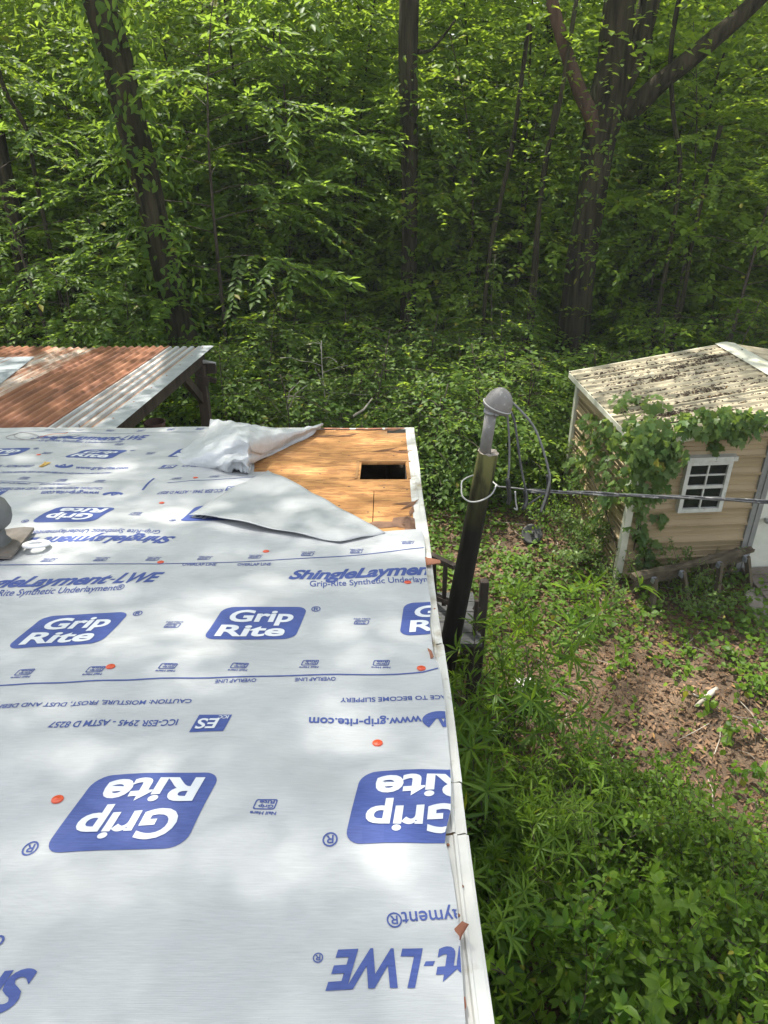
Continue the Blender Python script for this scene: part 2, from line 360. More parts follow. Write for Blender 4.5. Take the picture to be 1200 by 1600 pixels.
# torn slivers of board
SPLIT = M('dark_split_board', (.12, .06, .03), (.2, .1, .05), 20, .9)
for px, py, a, L in ((600, 704, .3, .2), (628, 706, -.2, .16), (640, 790, .9, .16), (632, 787, 0, .14), (643, 800, 1.4, .12), (604, 839, .1, .12), (560, 836, -.3, .1), (612, 672, .05, .18), (500, 682, 0, .3), (540, 681, .1, .2)):
    p = onroof(px, py, .004); d = Vector((math.cos(a), math.sin(a), -TS*math.sin(a)))*L/2; s = Vector((-math.sin(a), math.cos(a), 0))*.012
    MB().add([p-d, p+s-d*.1, p+d+RN*.015, p-s+d*.2], [(0, 1, 2), (0, 2, 3)]).build('board_splinter', SPLIT, home)
NAILD = M('dark_nail', (.06, .045, .035), None)
for px, py in ((470, 690), (530, 690), (585, 688), (628, 690), (500, 712), (545, 712), (615, 712), (440, 735), (500, 740), (545, 760), (600, 762), (636, 765), (480, 765), (530, 790), (575, 800), (575, 825), (592, 800), (592, 820)):
    p = onroof(px, py, .0005); MB().lathe(p, [(.001, .002), (.005, .001), (.006, 0)], 7, Matrix.Rotation(-SIG, 3, 'X')).build('nail_head', NAILD, home)
ms = MB()
for (px, py, w, h) in ((626, 818, .17, .045), (642, 827, .05, .1)):
    p = onroof(px, py, .002); pts = []
    for k in range(14): a = 6.28*k/14; q = 1+.35*math.sin(3*a+px)+.2*math.sin(5*a); pts.append(rp(min(p.x+w*q*math.cos(a)/1.3, XI), p.y+h*q*math.sin(a)*1.6, .002))
    ms.add(pts, [tuple(range(14))])
ms.build('rotten_patch', M('rotten_board', (.13, .07, .045), (.22, .12, .07), 16, .95, bs=.6), home)
# opening: curb, joists, ceiling cavity with its shade put into dark colours
cb = MB()
for a, bq in (((hx0-.02, hy0), (hx0-.02, hy1)), ((hx1+.012, hy0), (hx1+.012, hy1))): cb.bar(rp(*a, .001), rp(*bq, .001),   .014, .010)
cb.bar(rp(hx0-.03, hy1+.012, .001), rp(hx1+.03, hy1+.012, .001), .012, .010); cb.build('opening_rim', M('weathered_batten', (.34, .18, .06), (.24, .12, .04), 9, .85), home)
for x in (-1.6, -1.19, -.78, -.385, .145): MB().bar(rp(x, 2.0, -.075), rp(x, EAVE-.05, -.075), .038, .115).build('rafter', DARKWOOD, home)
MB().box(((X0+.1)/2, (EAVE-5.87)/2, 1.75), (-X0-.2, EAVE+5.3, .04)).build('ceiling_batt', PINK, home)
MB().box((.09, (EAVE-5.87)/2, 2.40), (.104, EAVE+5.5, .034)).build('top_plate', DARKWOOD, home); MB().box((.022, (EAVE+2.4)/2, 2.16), (.02, EAVE-2.6, .66)).build('dark_cover_board', DARKWOOD, home); MB().box((-1.2, EAVE-.19, 2.16), (2.6, .02, .62)).build('dark_cover_board', DARKWOOD, home)  # dark plate and boards added over the white walls to keep the opening dark
# edge trim on the gable side
cuts = [EAVE+.012, onroof(690, 1008).y, onroof(705, 1225).y, onroof(712, 1306).y, -.4]
for k in range(4):
    mb = MB(); y0, y1 = cuts[k+1]+.002, cuts[k]-.002; n = max(2, int((y1-y0)/.06)); rows = []
    for i in range(n+1):
        y = y0+(y1-y0)*i/n; x = xo(y)+.002*math.sin(y*5.1)+.0025*(k % 2); w = .003*math.sin(y*9+k)
        rows.append([rp(x-.060, y, .001), rp(x-.034, y, .003+abs(w)), rp(x-.031, y, .008), rp(x-.026, y, .008), rp(x-.023, y, .004+w), rp(x-.006, y, .006), rp(x, y, .003), rp(x+.002, y, -.05), rp(x-.004, y, -.075), rp(x-.01, y, -.075)])
    mb.grid(rows).build('edge_trim', WHITE, home)
mb = MB(); rows = []
for i in range(90):
    x = X0+(XI+.06-X0)*i/89; w = .002*math.sin(x*8); y = EAVE
    rows.append([rp(x, y-.035, .003+abs(w)), rp(x, y+.004, .006+w), rp(x, y+.008, -.06)])
mb.grid(rows).build('eave_trim', WHITE, home)
mb = MB()
for i in range(26):
    x = onroof(508+rng.random()*120, 673).x; y = EAVE-.03+rng.normal(0, .008); w = rng.uniform(.01, .05)
    mb.add([rp(x-w, y-.008, .0075), rp(x+w, y-.01, .0075), rp(x+w*.8, y+.015, .009), rp(x-w*.9, y+.012, .009)], [(0, 1, 2, 3)])
mb.build('rust_scale', RUST, home)
for px, py in ((679, 951), (722, 1385), (700, 1320), (640, 775), (646, 830), (716, 1430), (690, 1130)):
    p = onroof(px, py, .006); MB().lathe(p, [(.0, .002), (.003, .0015), (.004, 0)], 8, Matrix.Rotation(-SIG, 3, 'X')).build('nail_head', RUST, home)
for pts in (((712, 1452, .02), (724, 1440, .035), (733, 1444, .05), (722, 1462, .03), (718, 1473, .012)), ((668, 1012, .015), (674, 1016, .03), (678, 1026, .035), (672, 1032, .02)), ((664, 871, .015), (688, 876, .03), (689, 880, .03), (666, 884, .015)), ((722, 1560, .012), (727, 1558, .02), (729, 1572, .02), (723, 1590, .012))):
    q = [onroof(*p) for p in pts]; MB().add(q, [tuple(range(len(q)))]).build('torn_shingle_scrap', M('brown_scrap', (.20, .07, .035), (.27, .11, .06), 20, .85), home, solid=.003)

# ================================================================== UNDERLAYMENT SHEETS WITH THEIR PRINT
m, nt, b = newmat('white_woven_membrane'); v = coords(nt, (1, 1, 1))
c = ramp(nt, noise(nt, coords(nt, (6, 90, 20)), 4, 5), [(.3, (.36, .37, .375)), (.7, (.425, .435, .437))])
c = mix(nt, ramp(nt, noise(nt, v, 2.6, 5), [(.56, 0), (.8, .45)]), c, (.36, .355, .34))
c = mix(nt, ramp(nt, noise(nt, v, 140, 2), [(.74, 0), (.78, .5)]), c, (.25, .23, .2))
nt.links.new(c, b.inputs['Base Color']); b.inputs['Roughness'].default_value = .5; b.inputs['Specular IOR Level'].default_value = .4
w = node(nt, 'ShaderNodeTexWave'); w.inputs['Scale'].default_value = 110; w.bands_direction = 'Y'; w.inputs['Distortion'].default_value = 1.2; nt.links.new(v, w.inputs['Vector'])
bump(nt, b, w.outputs['Fac'], .12, .002)
b1 = b.inputs['Normal'].links[0].from_node; b2 = node(nt, 'ShaderNodeBump'); b2.inputs['Strength'].default_value = .5; b2.inputs['Distance'].default_value = .012
nz = node(nt, 'ShaderNodeTexNoise'); nz.inputs['Scale'].default_value = 3.2; nz.inputs['Detail'].default_value = 5; nz.inputs['Distortion'].default_value = 1.5; nt.links.new(coords(nt, (1, 2.2, 1)), nz.inputs['Vector'])
nt.links.new(nz.outputs['Fac'], b2.inputs['Height']); nt.links.new(b2.outputs[0], b1.inputs['Normal'])
SHEET = m
m, nt, b = newmat('grey_membrane_back'); c = ramp(nt, noise(nt, coords(nt, (5, 60, 20)), 4, 5), [(.3, (.285, .30, .305)), (.7, (.34, .355, .36))])
nt.links.new(c, b.inputs['Base Color']); b.inputs['Roughness'].default_value = .5; bump(nt, b, noise(nt, coords(nt), 9, 6), .35, .012); GREYBACK = m
INK = M('blue_print', (.022, .045, .20), (.040, .070, .26), 30, .5, stretch=(1, 8, 1))
INK2 = M('white_print', (.56, .58, .60), None, rough=.5)
ORANGE = M('orange_plastic', (.62, .075, .02), (.5, .06, .02), 30, .4)
def wr(x, y):
    a = .0032*math.sin(5.2*x+3.1*y+1.1*math.sin(2.1*y)) + .0022*math.sin(11*y+2.3*math.sin(1.3*x+y)) + .0016*math.sin(9.5*x-5*y+2*math.sin(3*x))
    d = max(0, 1-abs(y-1.15)/.9); a += d*.0035*(math.sin(17*(y*.55+x*.8)+1.5*math.sin(3*x-2*y))**2)
    a += .002*math.sin(31*y+3*math.sin(2.2*x+1.7*y))*max(0, min(1, (y-1.7)/1.0))
    return a*1.4 + .0125
def polyx(pts):
    q = sorted((onroof(*p).y, onroof(*p).x) for p in pts); ys = [a for a, _ in q]; xs = [c for _, c in q]
    return lambda y: float(np.interp(y, ys, xs))
EDGE12 = polyx([(728, 1640), (725, 1590), (720, 1500), (715, 1440), (708, 1390), (701, 1350), (694, 1325), (705, 1285), (705, 1225), (700, 1170), (695, 1110), (688, 1062), (682, 1050), (677, 1030), (672, 985), (674, 955), (668, 920), (664, 880), (664, 860), (659, 834)])
EDGE3 = polyx([(620, 850), (601, 841), (418, 741)])
EDGE4 = polyx([(402, 755), (398, 742), (400, 730), (395, 700), (390, 672)])
def seam(p0, p1):
    a, c = onroof(*p0), onroof(*p1); k = (c.y-a.y)/(c.x-a.x); return lambda x: a.y+k*(x-a.x)
S12 = seam((0, 1048), (685, 1028)); S23 = seam((0, 876), (660, 835)); S34 = seam((0, 749), (398, 741))
HS = {1: .0135, 2: .010, 3: .0065, 4: .003}
SHEETS = {}
def make_sheet(i, near, far, edge, label, near_under=.0):
    yc = (near(0)+far(0))/2; t = thing('underlayment_sheet', label, 'roofing sheet', rp(-1, yc, .0), 'underlayment sheets laid across the roof'); SHEETS[i] = t
    ny = int(abs(far(0)-near(0))/.035)+2; xs = np.arange(-4.6, .2, .04); rows = []
    for k in range(ny+1):
        s = k/ny; xe = edge(near(0)+(far(0)-near(0))*s); row = []
        for x in xs:
            if x > xe-.02: break
            row.append(x)
        row += [xe]*(len(xs)-len(row)+1) if False else []
        t_ = np.linspace(0, 1, 116); row = -4.6+(xe+4.6)*t_
        P = []
        for x in row:
            y = near(x)+(far(x)-near(x))*s
            lip = .0 if s < .97 else -.0012*(s-.97)/.03
            P.append(rp(x, y, HS[i]+wr(x, y)+lip))
        rows.append(P)
    fx = [[p - Vector((0, 0, .0)) for p in r] for r in rows]
    MB().grid(fx).build('membrane', SHEET, t, smooth=True); return t
FAR = seam((0, 671.5), (640, 669.5)); NEAR = lambda x: ridge_y+.02
make_sheet(1, NEAR, S12, EDGE12, 'nearest white underlayment sheet with upside-down logos beside caution print')
make_sheet(2, lambda x: S12(x)-.12, S23, EDGE12, 'white underlayment sheet with upright logos ending at torn white trim')
make_sheet(3, lambda x: S23(x)-.12, S34, EDGE3, 'white underlayment sheet with upside-down logos beside the round roof vent')
make_sheet(4, lambda x: S34(x)-.1, lambda x: FAR(x)-.004, EDGE4, 'farthest white underlayment sheet along the eave with yellow scrap on it')
EDGES = {1: EDGE12, 2: EDGE12, 3: EDGE3, 4: EDGE4}
_tc = {}
def text_geo(text, bold, spacing=1.0):
    k = (text, bold, spacing)
    if k not in _tc:
        cu = bpy.data.curves.new('print', 'FONT'); cu.body = text; cu.size = 1; cu.offset = bold; cu.space_character = spacing; cu.resolution_u = 4; cu.fill_mode = 'FRONT'
        o = bpy.data.objects.new('print', cu); COL.objects.link(o); dg = bpy.context.evaluated_depsgraph_get(); me = bpy.data.meshes.new_from_object(o.evaluated_get(dg))
        vs = [(v.co.x, v.co.y) for v in me.vertices]; fs = [tuple(p.vertices) for p in me.polygons]
        bpy.data.objects.remove(o); bpy.data.curves.remove(cu); bpy.data.meshes.remove(me)
        x0 = min(v[0] for v in vs); x1 = max(v[0] for v in vs); _tc[k] = ([((x-x0)/(x1-x0), y/.73) for x, y in vs], fs)
    return _tc[k]
def put_print(name, vs, fs, origin, ax, i, mat, parent, lift=.0013, cut=.045):
    """flat print: vs are metres along the reading line and up from it"""
    ux = Vector((ax[0], ax[1])).normalized(); uy = Vector((-ux.y, ux.x)); bm = bmesh.new()
    bv = [bm.verts.new((origin[0]+ux.x*a+uy.x*c, origin[1]+ux.y*a+uy.y*c, 0)) for a, c in vs]
    for f in fs:
        try: bm.faces.new([bv[j] for j in f])
        except ValueError: pass
    xs = [v.co.x for v in bm.verts]; ys = [v.co.y for v in bm.verts]
    if cut:
        for ax_, lo, hi in ((0, min(xs), max(xs)), (1, min(ys), max(ys))):
            k = math.ceil(lo/cut)
            while k*cut < hi:
                co = [0, 0, 0]; no = [0, 0, 0]; co[ax_] = k*cut; no[ax_] = 1
                bmesh.ops.bisect_plane(bm, geom=bm.verts[:]+bm.edges[:]+bm.faces[:], plane_co=co, plane_no=no); k += 1
    e = EDGES[i]
    dead = [f for f in bm.faces if all(v.co.x > e(v.co.y)-.003 for v in f.verts)]
    bmesh.ops.delete(bm, geom=dead, context='FACES')
    for v in bm.verts: v.co.x = min(v.co.x, e(v.co.y)-.002)
    if not bm.faces: bm.free(); return None
    off = wloc(parent)
    for v in bm.verts: v.co = rp(v.co.x, v.co.y, HS[i]+wr(v.co.x, v.co.y)+lift) - off
    bmesh.ops.recalc_face_normals(bm, faces=bm.faces); me = bpy.data.meshes.new(name); bm.to_mesh(me); bm.free(); me.materials.append(mat)
    return link(name, me, parent)
def txt(text, bold=.012, sp=1.0, L=1, h=.05, shear=0.0):
    v, f = text_geo(text, bold, sp); return [(x*L + y*h*shear, y*h) for x, y in v], f
def row(i, p0, p1, flip):
    a, c = onroof(*p0), onroof(*p1); d = Vector((c.x-a.x, c.y-a.y)).normalized(); d = -d if flip else d
    def at(px):
        t = (px-p0[0])/(p1[0]-p0[0]); q = onroof(px, p0[1]+(p1[1]-p0[1])*t); return (q.x, q.y)
    return d, at
def line_text(i, p0, p1, flip, text, px, L, hpx, bold=.012, shear=0, end=False, name='lettering', mat=None, sp=1.0):
    d, at = row(i, p0, p1, flip); o = at(px)
    if end: o = (o[0]-d.x*L, o[1]-d.y*L)
    ym = p0[1]+(p1[1]-p0[1])*(px-p0[0])/(p1[0]-p0[0]); h = abs(onroof(px, ym+hpx).y-onroof(px, ym).y)
    v, f = txt(text, bold, sp, L, h, shear); return put_print(name, v, f, o, (d.x, d.y), i, mat or INK, SHEETS[i])
def rrect(W, H, r, shear, n=6):
    pts = []
    for cx, cy_, a0 in ((W-r, r, -90), (W-r, H-r, 0), (r, H-r, 90), (r, r, 180)):
        for k in range(n+1): a = R(a0+90*k/n); y = cy_+r*math.sin(a); pts.append((cx+r*math.cos(a)+shear*y, y))
    return pts
def logo(i, p0, p1, flip, px, W=.285, H=.222, end=False):
    d, at = row(i, p0, p1, flip); o = at(px)
    if end: o = (o[0]-d.x*W, o[1]-d.y*W)
    sh = .17; pts = rrect(W, H, .038, sh); bp = put_print('logo', pts, [tuple(range(len(pts)))], o, (d.x, d.y), i, INK, SHEETS[i], .0012)
    if bp is None: return
    for t, x, y, L, h in (('Grip', .040, .120, .212, .078), ('Rite', .030, .022, .215, .078)):
        v, f = txt(t, .03, 1.0, L, h, sh); v = [(a+x+sh*y, c+y) for a, c in v]
        put_print('lettering', v, f, o, (d.x, d.y), i, INK2, bp, .0026)
    v, f = txt('®', .012, 1, .032, .036); q = [(a+W+.012+sh*H, c+H-.035) for a, c in v]; put_print('lettering', q, f, o, (d.x, d.y), i, INK, SHEETS[i])
def band(i, px_pts, wm=.006):
    P = [onroof(*p) for p in px_pts]; vs = []; fs = []
    for k in range(len(P)-1):
        a, c = P[k], P[k+1]; o = len(vs); vs += [(a.x, a.y-wm/2), (c.x, c.y-wm/2), (c.x, c.y+wm/2), (a.x, a.y+wm/2)]; fs.append((o, o+1, o+2, o+3))
    put_print('overlap_line', vs, fs, (0, 0), (1, 0), i, INK, SHEETS[i])
_nm = {}
def nail_mark(i, px, py, flip):
    p = onroof(px, py); W = .048; o = (p.x+W/2, p.y+.02) if flip else (p.x-W/2, p.y-.02); ax = (-1, -.02) if flip else (1, .02); sh = .17
    out = rrect(W, .03, .005, sh, 2); inn = [(W/2+.0026+(x-W/2-.0026)*.88, .015+(y-.015)*.8) for x, y in out]
    n = len(out); vs = out+inn; fs = [(k, (k+1) % n, n+(k+1) % n, n+k) for k in range(n)]
    for t, x, y, L, h in (('Grip', .008, .0165, .033, .0095), ('Rite', .0065, .004, .033, .0095), ('Nail Here', 0, .036, .056, .0095)):
        v, f = txt(t, .03, 1, L, h, .1); k = len(vs); vs = vs+[(a+x, c+y) for a, c in v]; fs = fs+[tuple(j+k for j in q) for q in f]
    put_print('nail_mark', vs, fs, o, ax, i, INK, SHEETS[i], cut=0)
def globe(i, px, py, flip, s=.075):
    p = onroof(px, py); vs = []; fs = []; n = 22
    for k in range(n+1):
        a = R(150+250*k/n); t = math.sin(math.pi*k/n); vs += [(s*.5*math.cos(a)*1.35, s*.5*math.sin(a)), ((s*.5-.022*t-.002)*math.cos(a)*1.35, (s*.5-.022*t-.002)*math.sin(a)+.008*t)]
    for k in range(n): o = 2*k; fs.append((o, o+1, o+3, o+2))
    k = len(vs); vs += [(-.035, -.02), (-.012, .03), (.0, .03), (-.02, -.022), (.005, -.02), (.012, -.015), (.035, .03), (.042, .022), (.02, -.03)]; fs += [(k, k+3, k+2, k+1), (k+1, k+2, k+5, k+4), (k+4, k+8, k+7, k+6)]
    put_print('emblem', vs, fs, (p.x, p.y), (-1, 0) if flip else (1, 0), i, INK, SHEETS[i], cut=0)
def es_box(i, p0, p1, flip, px, W=.085, H=.075):
    d, at = row(i, p0, p1, flip); o = at(px); sh = .15; pts = [(0, 0), (W, 0), (W+sh*H, H), (sh*H, H)]
    put_print('emblem', pts, [(0, 1, 2, 3)], o, (d.x, d.y), i, INK, SHEETS[i])
    for t, x, y, L, h in (('ES', .026, .020, .052, .045), ('ICC', .006, .006, .026, .014)):
        v, f = txt(t, .02, 1, L, h, sh); put_print('lettering', [(a+x+sh*y, c+y) for a, c in v], f, o, (d.x, d.y), i, INK2, SHEETS[i], .0026)
SL, GR = 'ShingleLayment-LWE', 'Grip-Rite Synthetic Underlayment®'
CAUT = 'CAUTION: MOISTURE, FROST, DUST AND DEBRIS MAY CAUSE SURFACE TO BECOME SLIPPERY'
ICC = 'ICC-ESR 2945 - ASTM D 8257'; WWW = 'www.grip-rite.com'
def sl_text(i, p0, p1, flip, px, hpx, end=False):
    d, at = row(i, p0, p1, flip); o = at(px); ym = p0[1]+(p1[1]-p0[1])*(px-p0[0])/(p1[0]-p0[0]); h = abs(onroof(px, ym+hpx).y-onroof(px, ym).y)
    if end: o = (o[0]-d.x*.735, o[1]-d.y*.735)
    for t, x, L in (('ShingleLayment', 0, .559), ('-', .565, .016), ('LWE', .588, .147)):
        v, f = txt(t, .034, .95, L, h, .3)
        if t == '-': v = [(a, c*.55+h*.2) for a, c in v]
        put_print('lettering', [(a+x, c) for a, c in v], f, o, (d.x, d.y), i, INK, SHEETS[i])
# sheet 1
r1 = ((530, 1508), (720, 1495))
sl_text(1, *r1, True, 528, 64, end=True); sl_text(1, *r1, True, 66, 64); line_text(1, *r1, True, '®', 506, .018, 16)
r2 = ((600, 1442), (714, 1434)); line_text(1, *r2, True, GR, 603, .54, 24, .009, end=True); line_text(1, *r2, True, GR, 16, .54, 20, .009)
r3 = ((153, 1231), (579, 1220)); logo(1, *r3, True, 348); logo(1, *r3, True, 754)
def flipfix(): pass
r4 = ((53, 1143), (658, 1131)); line_text(1, *r4, True, ICC, 281, .325, 10, .018); line_text(1, *r4, True, WWW, 658, .292, 13, .022); es_box(1, (294, 1132), (366, 1130), True, 364)
globe(1, 690, 1138, True)
r5 = ((0, 1113), (692, 1099)); line_text(1, *r5, True, CAUT, 302, 1.02, 6.5, .018); line_text(1, *r5, True, CAUT, 532, 1.02, 6.5, .018, end=True)
band(1, [(-200, 1087), (0, 1082), (200, 1078), (420, 1071), (560, 1067), (660, 1063), (684, 1058)])
r6 = ((325, 1077), (525, 1072)); line_text(1, *r6, True, 'OVERLAP LINE', 402, .115, 5.5, .018); line_text(1, *r6, True, 'OVERLAP LINE', 525, .115, 5.5, .018)
for px, py in ((41, 1064), (152, 1063), (265, 1059), (376, 1056), (486, 1051), (597, 1048)): nail_mark(1, px, py, True)
nail_mark(1, 417, 1277, True)
# sheet 2
r = ((8, 1024), (640, 1000)); logo(2, *r, False, 9); logo(2, *r, False, 317); logo(2, *r, False, 624)
nail_mark(2, 270, 988, False); nail_mark(2, 564, 979, False)
r = ((0, 938), (490, 924)); line_text(2, *r, False, GR, 193, .52, 9, .009, end=True); line_text(2, *r, False, GR, 484, .52, 9, .009)
r = ((0, 926), (450, 914)); sl_text(2, *r, False, 240, 17, end=True); sl_text(2, *r, False, 450, 17)
band(2, [(-200, 893), (0, 892), (250, 891), (356, 886), (500, 878), (610, 871), (662, 866)])
r = ((285, 893), (425, 890)); line_text(2, *r, False, 'OVERLAP LINE', 285, .13, 4.2, .018); line_text(2, *r, False, 'OVERLAP LINE', 371, .13, 4.2, .018)
for px, py in ((-5, 884), (76, 883.5), (158, 883), (239, 882), (319, 879), (398, 876), (480, 873), (556, 869), (636, 857)): nail_mark(2, px, py, False)
# sheet 3
r = ((0, 846), (280, 846)); sl_text(3, *r, True, 277, 12)
r = ((60, 837), (253, 837)); line_text(3, *r, True, GR, 253, .56, 5.5, .009)
r = ((55, 798), (330, 795)); logo(3, *r, True, 184); logo(3, *r, True, 400); 
nail_mark(3, 214, 808, True)
r = ((57, 775), (350, 771.5)); line_text(3, *r, True, WWW, 158, .29, 5.5, .024); globe(3, 177, 777, True); line_text(3, *r, True, ICC, 350, .33, 5, .02); es_box(3, (0, 773), (60, 773), True, 15); es_box(3, (340, 768), (380, 766), True, 382)
r = ((100, 769), (360, 765)); line_text(3, *r, True, CAUT, 162, 1.0, 3, .02); line_text(3, *r, True, CAUT, 358, .36, 3, .02) if False else None
band(3, [(-200, 758), (0, 758.5), (100, 760), (166, 759)]); band(3, [(262, 760), (300, 757), (330, 756.5), (365, 754.5), (407, 751)])
for px, py in ((40, 754), (98, 755), (157, 755.5), (277, 752.5), (336, 750.5)): nail_mark(3, px, py, True)
r = ((8, 760.5), (110, 761.5)); line_text(3, *r, True, 'OVERLAP LINE', 50, .16, 3, .02); line_text(3, *r, True, 'OVERLAP LINE', 112, .16, 3, .02)
band(3, [(190, 872), (300, 869), (435, 864)], .005); r = ((296, 869), (430, 864)); line_text(3, *r, False, 'OVERLAP LINE', 297, .125, 3.2, .02); line_text(3, *r, False, 'OVERLAP LINE', 380, .125, 3.2, .02)
a, c = onroof(241, 751), onroof(223, 770); put_print('overlap_line', [(a.x-.006, a.y), (a.x+.006, a.y), (c.x+.006, c.y), (c.x-.006, c.y)], [(0, 1, 2, 3)], (0, 0), (1, 0), 3, INK, SHEETS[3])
# sheet 4
r = ((-60, 719.5), (260, 719.5)); logo(4, *r, False, 99); logo(4, *r, False, -58); logo(4, *r, False, 259)
r = ((0, 690.5), (230, 690.5)); sl_text(4, *r, False, 47, 6)
r = ((60, 694.5), (230, 694.5)); line_text(4, *r, False, GR, 60, .54, 2.8, .009)
r = ((0, 735.5), (210, 735.5)); line_text(4, *r, False, WWW, 117, .30, 3.6, .024); globe(4, 101, 733, False); line_text(4, *r, False, ICC, -40, .33, 3.6, .02); es_box(4, (245, 737), (300, 737), False, 247); line_text(4, (0, 735.5), (300, 735), False, ICC, 284, .33, 3, .02)
r = ((0, 743), (200, 743)); line_text(4, *r, False, CAUT, 0, .62, 2.6, .02)
band(4, [(-200, 679), (0, 679.5), (320, 679.5)]); 
for px in (76, 125, 172, 220, 267, 312): nail_mark(4, px, 675.5, False)
for px, py in ((73, 711), (186, 698), (235, 712)): nail_mark(4, px, py, False)
# orange cap nails
def cap_nail(i, px, py, src=[None]):
    q = onroof(px, py); h = HS[i]+wr(q.x, q.y)+.001
    if src[0] is None:
        src[0] = MB().lathe((0, 0, 0), [(.0005, .0045), (.0035, .0042), (.0042, .0028), (.010, .0032), (.0128, .0018), (.0132, 0)], 18); o = src[0].build('cap_nail', ORANGE, SHEETS[i], smooth=True, local=True); src.append(o.data)
    else: o = link('cap_nail', src[1], SHEETS[i])
    o.location = rp(q.x, q.y, h) - wloc(SHEETS[i]); o.rotation_euler = (-SIG, 0, 0)
_s = [None]
for i, px, py in ((1, 93, 1267), (1, 590, 1173), (1, 175, 1058), (1, 658, 1057), (2, 637, 920), (2, 252, 888), (3, 253, 789), (3, 306, 752.5), (4, 61, 715), (2, 416, 866.5)): cap_nail(i, px, py, _s)
# folded back corner of the third sheet
fold = thing('folded_corner', 'plain grey triangular sheet corner folded back over the bare board', 'roofing sheet', onroof(450, 800))
A, B, C_, D_ = (296, 813), (419, 741), (602, 842), (531, 857); rows = []
for i in range(25):
    s = i/24; a = onroof(A[0]+(B[0]-A[0])*s, A[1]+(B[1]-A[1])*s); d = onroof(D_[0]+(C_[0]-D_[0])*s, D_[1]+(C_[1]-D_[1])*s); rw = []
    for j in range(31):
        t = j/30; x = a.x+(d.x-a.x)*t; y = a.y+(d.y-a.y)*t; bow = .014*math.sin(math.pi*t)*(1-s)
        rw.append(rp(x, y-bow, .024+.016*(1-s)**2*math.sin(math.pi*min(1, t*1.1))+.004*math.sin(7*t+5*s)+.003*math.sin(19*t-9*s)+wr(x, y)*.6))
    rows.append(rw)
MB().grid(rows).build('membrane', GREYBACK, fold, smooth=True, solid=.0015)
# crumpled loose end over the eave
m, nt, b = newmat('loose_membrane'); c = ramp(nt, noise(nt, coords(nt), 5, 6), [(.3, (.40, .415, .42)), (.7, (.50, .515, .52))]); nt.links.new(c, b.inputs['Base Color']); b.inputs['Roughness'].default_value = .38; bump(nt, b, noise(nt, coords(nt), 22, 7), .5, .02)
LOOSE = m
loose = thing('loose_underlayment', 'crumpled white underlayment end bunched up on the eave beside bare board', 'roofing sheet', onroof(380, 715))
ctrl = [[(332, 661, .02), (352, 662, .04), (380, 664, .05), (415, 668, .05), (455, 671, .03), (488, 668, .02), (504, 665, .02)],
        [(329, 656, .05), (352, 658, .12), (385, 662, .15), (420, 669, .13), (455, 672, .10), (484, 667, .07), (505, 662, .05)],
        [(322, 676, .04), (345, 673, .12), (375, 669, .20), (404, 677, .17), (440, 682, .10), (474, 675, .07), (503, 664, .055)],
        [(300, 692, .03), (330, 684, .11), (365, 678, .19), (388, 690, .20), (412, 707, .06), (452, 690, .03), (497, 670, .03)],
        [(280, 706, .02), (312, 699, .09), (345, 690, .15), (386, 694, .19), (391, 709, .11), (425, 709, .006), (480, 684, .006)],
        [(273, 716, .012), (300, 716, .06), (338, 708, .11), (370, 706, .12), (389, 715, .13), (391, 725, .04), (406, 712, .004)],
        [(276, 725, .008), (300, 728, .02), (330, 729, .035), (352, 720, .09), (374, 719, .11), (388, 731, .07), (390, 738, .02)],
        [(290, 727, .006), (310, 731, .008), (336, 733, .01), (353, 736, .03), (362, 724, .075), (380, 722, .08), (384, 738, .03)],
        [(300, 728, .003), (315, 731, .003), (338, 733, .004), (357, 740, .008), (368, 734, .03), (377, 737, .03), (381, 740, .01)]]
C3 = [[np.array(onroof(*p)) for p in rw] for rw in ctrl]; C3 = [catmull(rw, 8) for rw in C3]; cols = [catmull([C3[i][j] for i in range(len(C3))], 8) for j in range(len(C3[0]))]
for j, cl in enumerate(cols):
    for i, p in enumerate(cl):
        p[2] += .006*math.sin(i*.9+j*.55)*math.sin(j*.33+1) + .004*math.sin(j*1.1-i*.5)
MB().grid(cols).build('membrane', LOOSE, loose, smooth=True, solid=.002)
for px, py, t in ((402, 672, 'Nail Here'), (342, 664, 'LWE')):
    pass

# yellow scrap, wire, tape ring, roof vent on the sheets
sc = MB(); a, c = onroof(63, 729, .026), onroof(77, 722.5, .03); sc.bar(a, c, .02, .004); sc.bar(a+Vector((.005, 0, .004)), c+Vector((-.02, 0, .004)), .008, .003)
tag(sc.build('wood_sliver', M('yellow_wood', (.55, .36, .08), (.42, .25, .06), 20, .6)), 'short yellow wood sliver lying on the farthest underlayment sheet', 'scrap')
pts = [onroof(x, y, .027) for x, y in ((24, 678), (10, 682), (16, 686), (40, 687), (62, 683), (48, 677), (30, 676), (22, 681), (34, 686), (60, 688))]
wl = thing('wire_loop', 'thin loose wire coil lying on the sheet near the eave', 'wire', pts[0]); MB().tube(catmull(pts, 5), .0022, 5).build('strand', M('grey_wire', (.25, .24, .23), None, rough=.5), wl)
MB().tube(catmull([onroof(x, y, .027) for x, y in ((62, 683), (80, 678.5), (98, 677.5), (106, 676))], 5), .002, 5).build('strand', M('orange_wire', (.6, .2, .08), None), wl)
vp = onroof(-13, 864); vent = thing('roof_vent', 'grey weathered round capped vent pipe standing on dark flashing', 'vent', vp)
GALV = M('galvanised_vent', (.075, .078, .078), (.125, .128, .125), 6, .65, metal=.1, c3=(.25, .11, .05), s3=9, t3=(.6, .7), bs=.2)
fq = [onroof(54, 829, .032), onroof(17, 872, .032), onroof(-90, 874, .032), onroof(-60, 830, .032)]
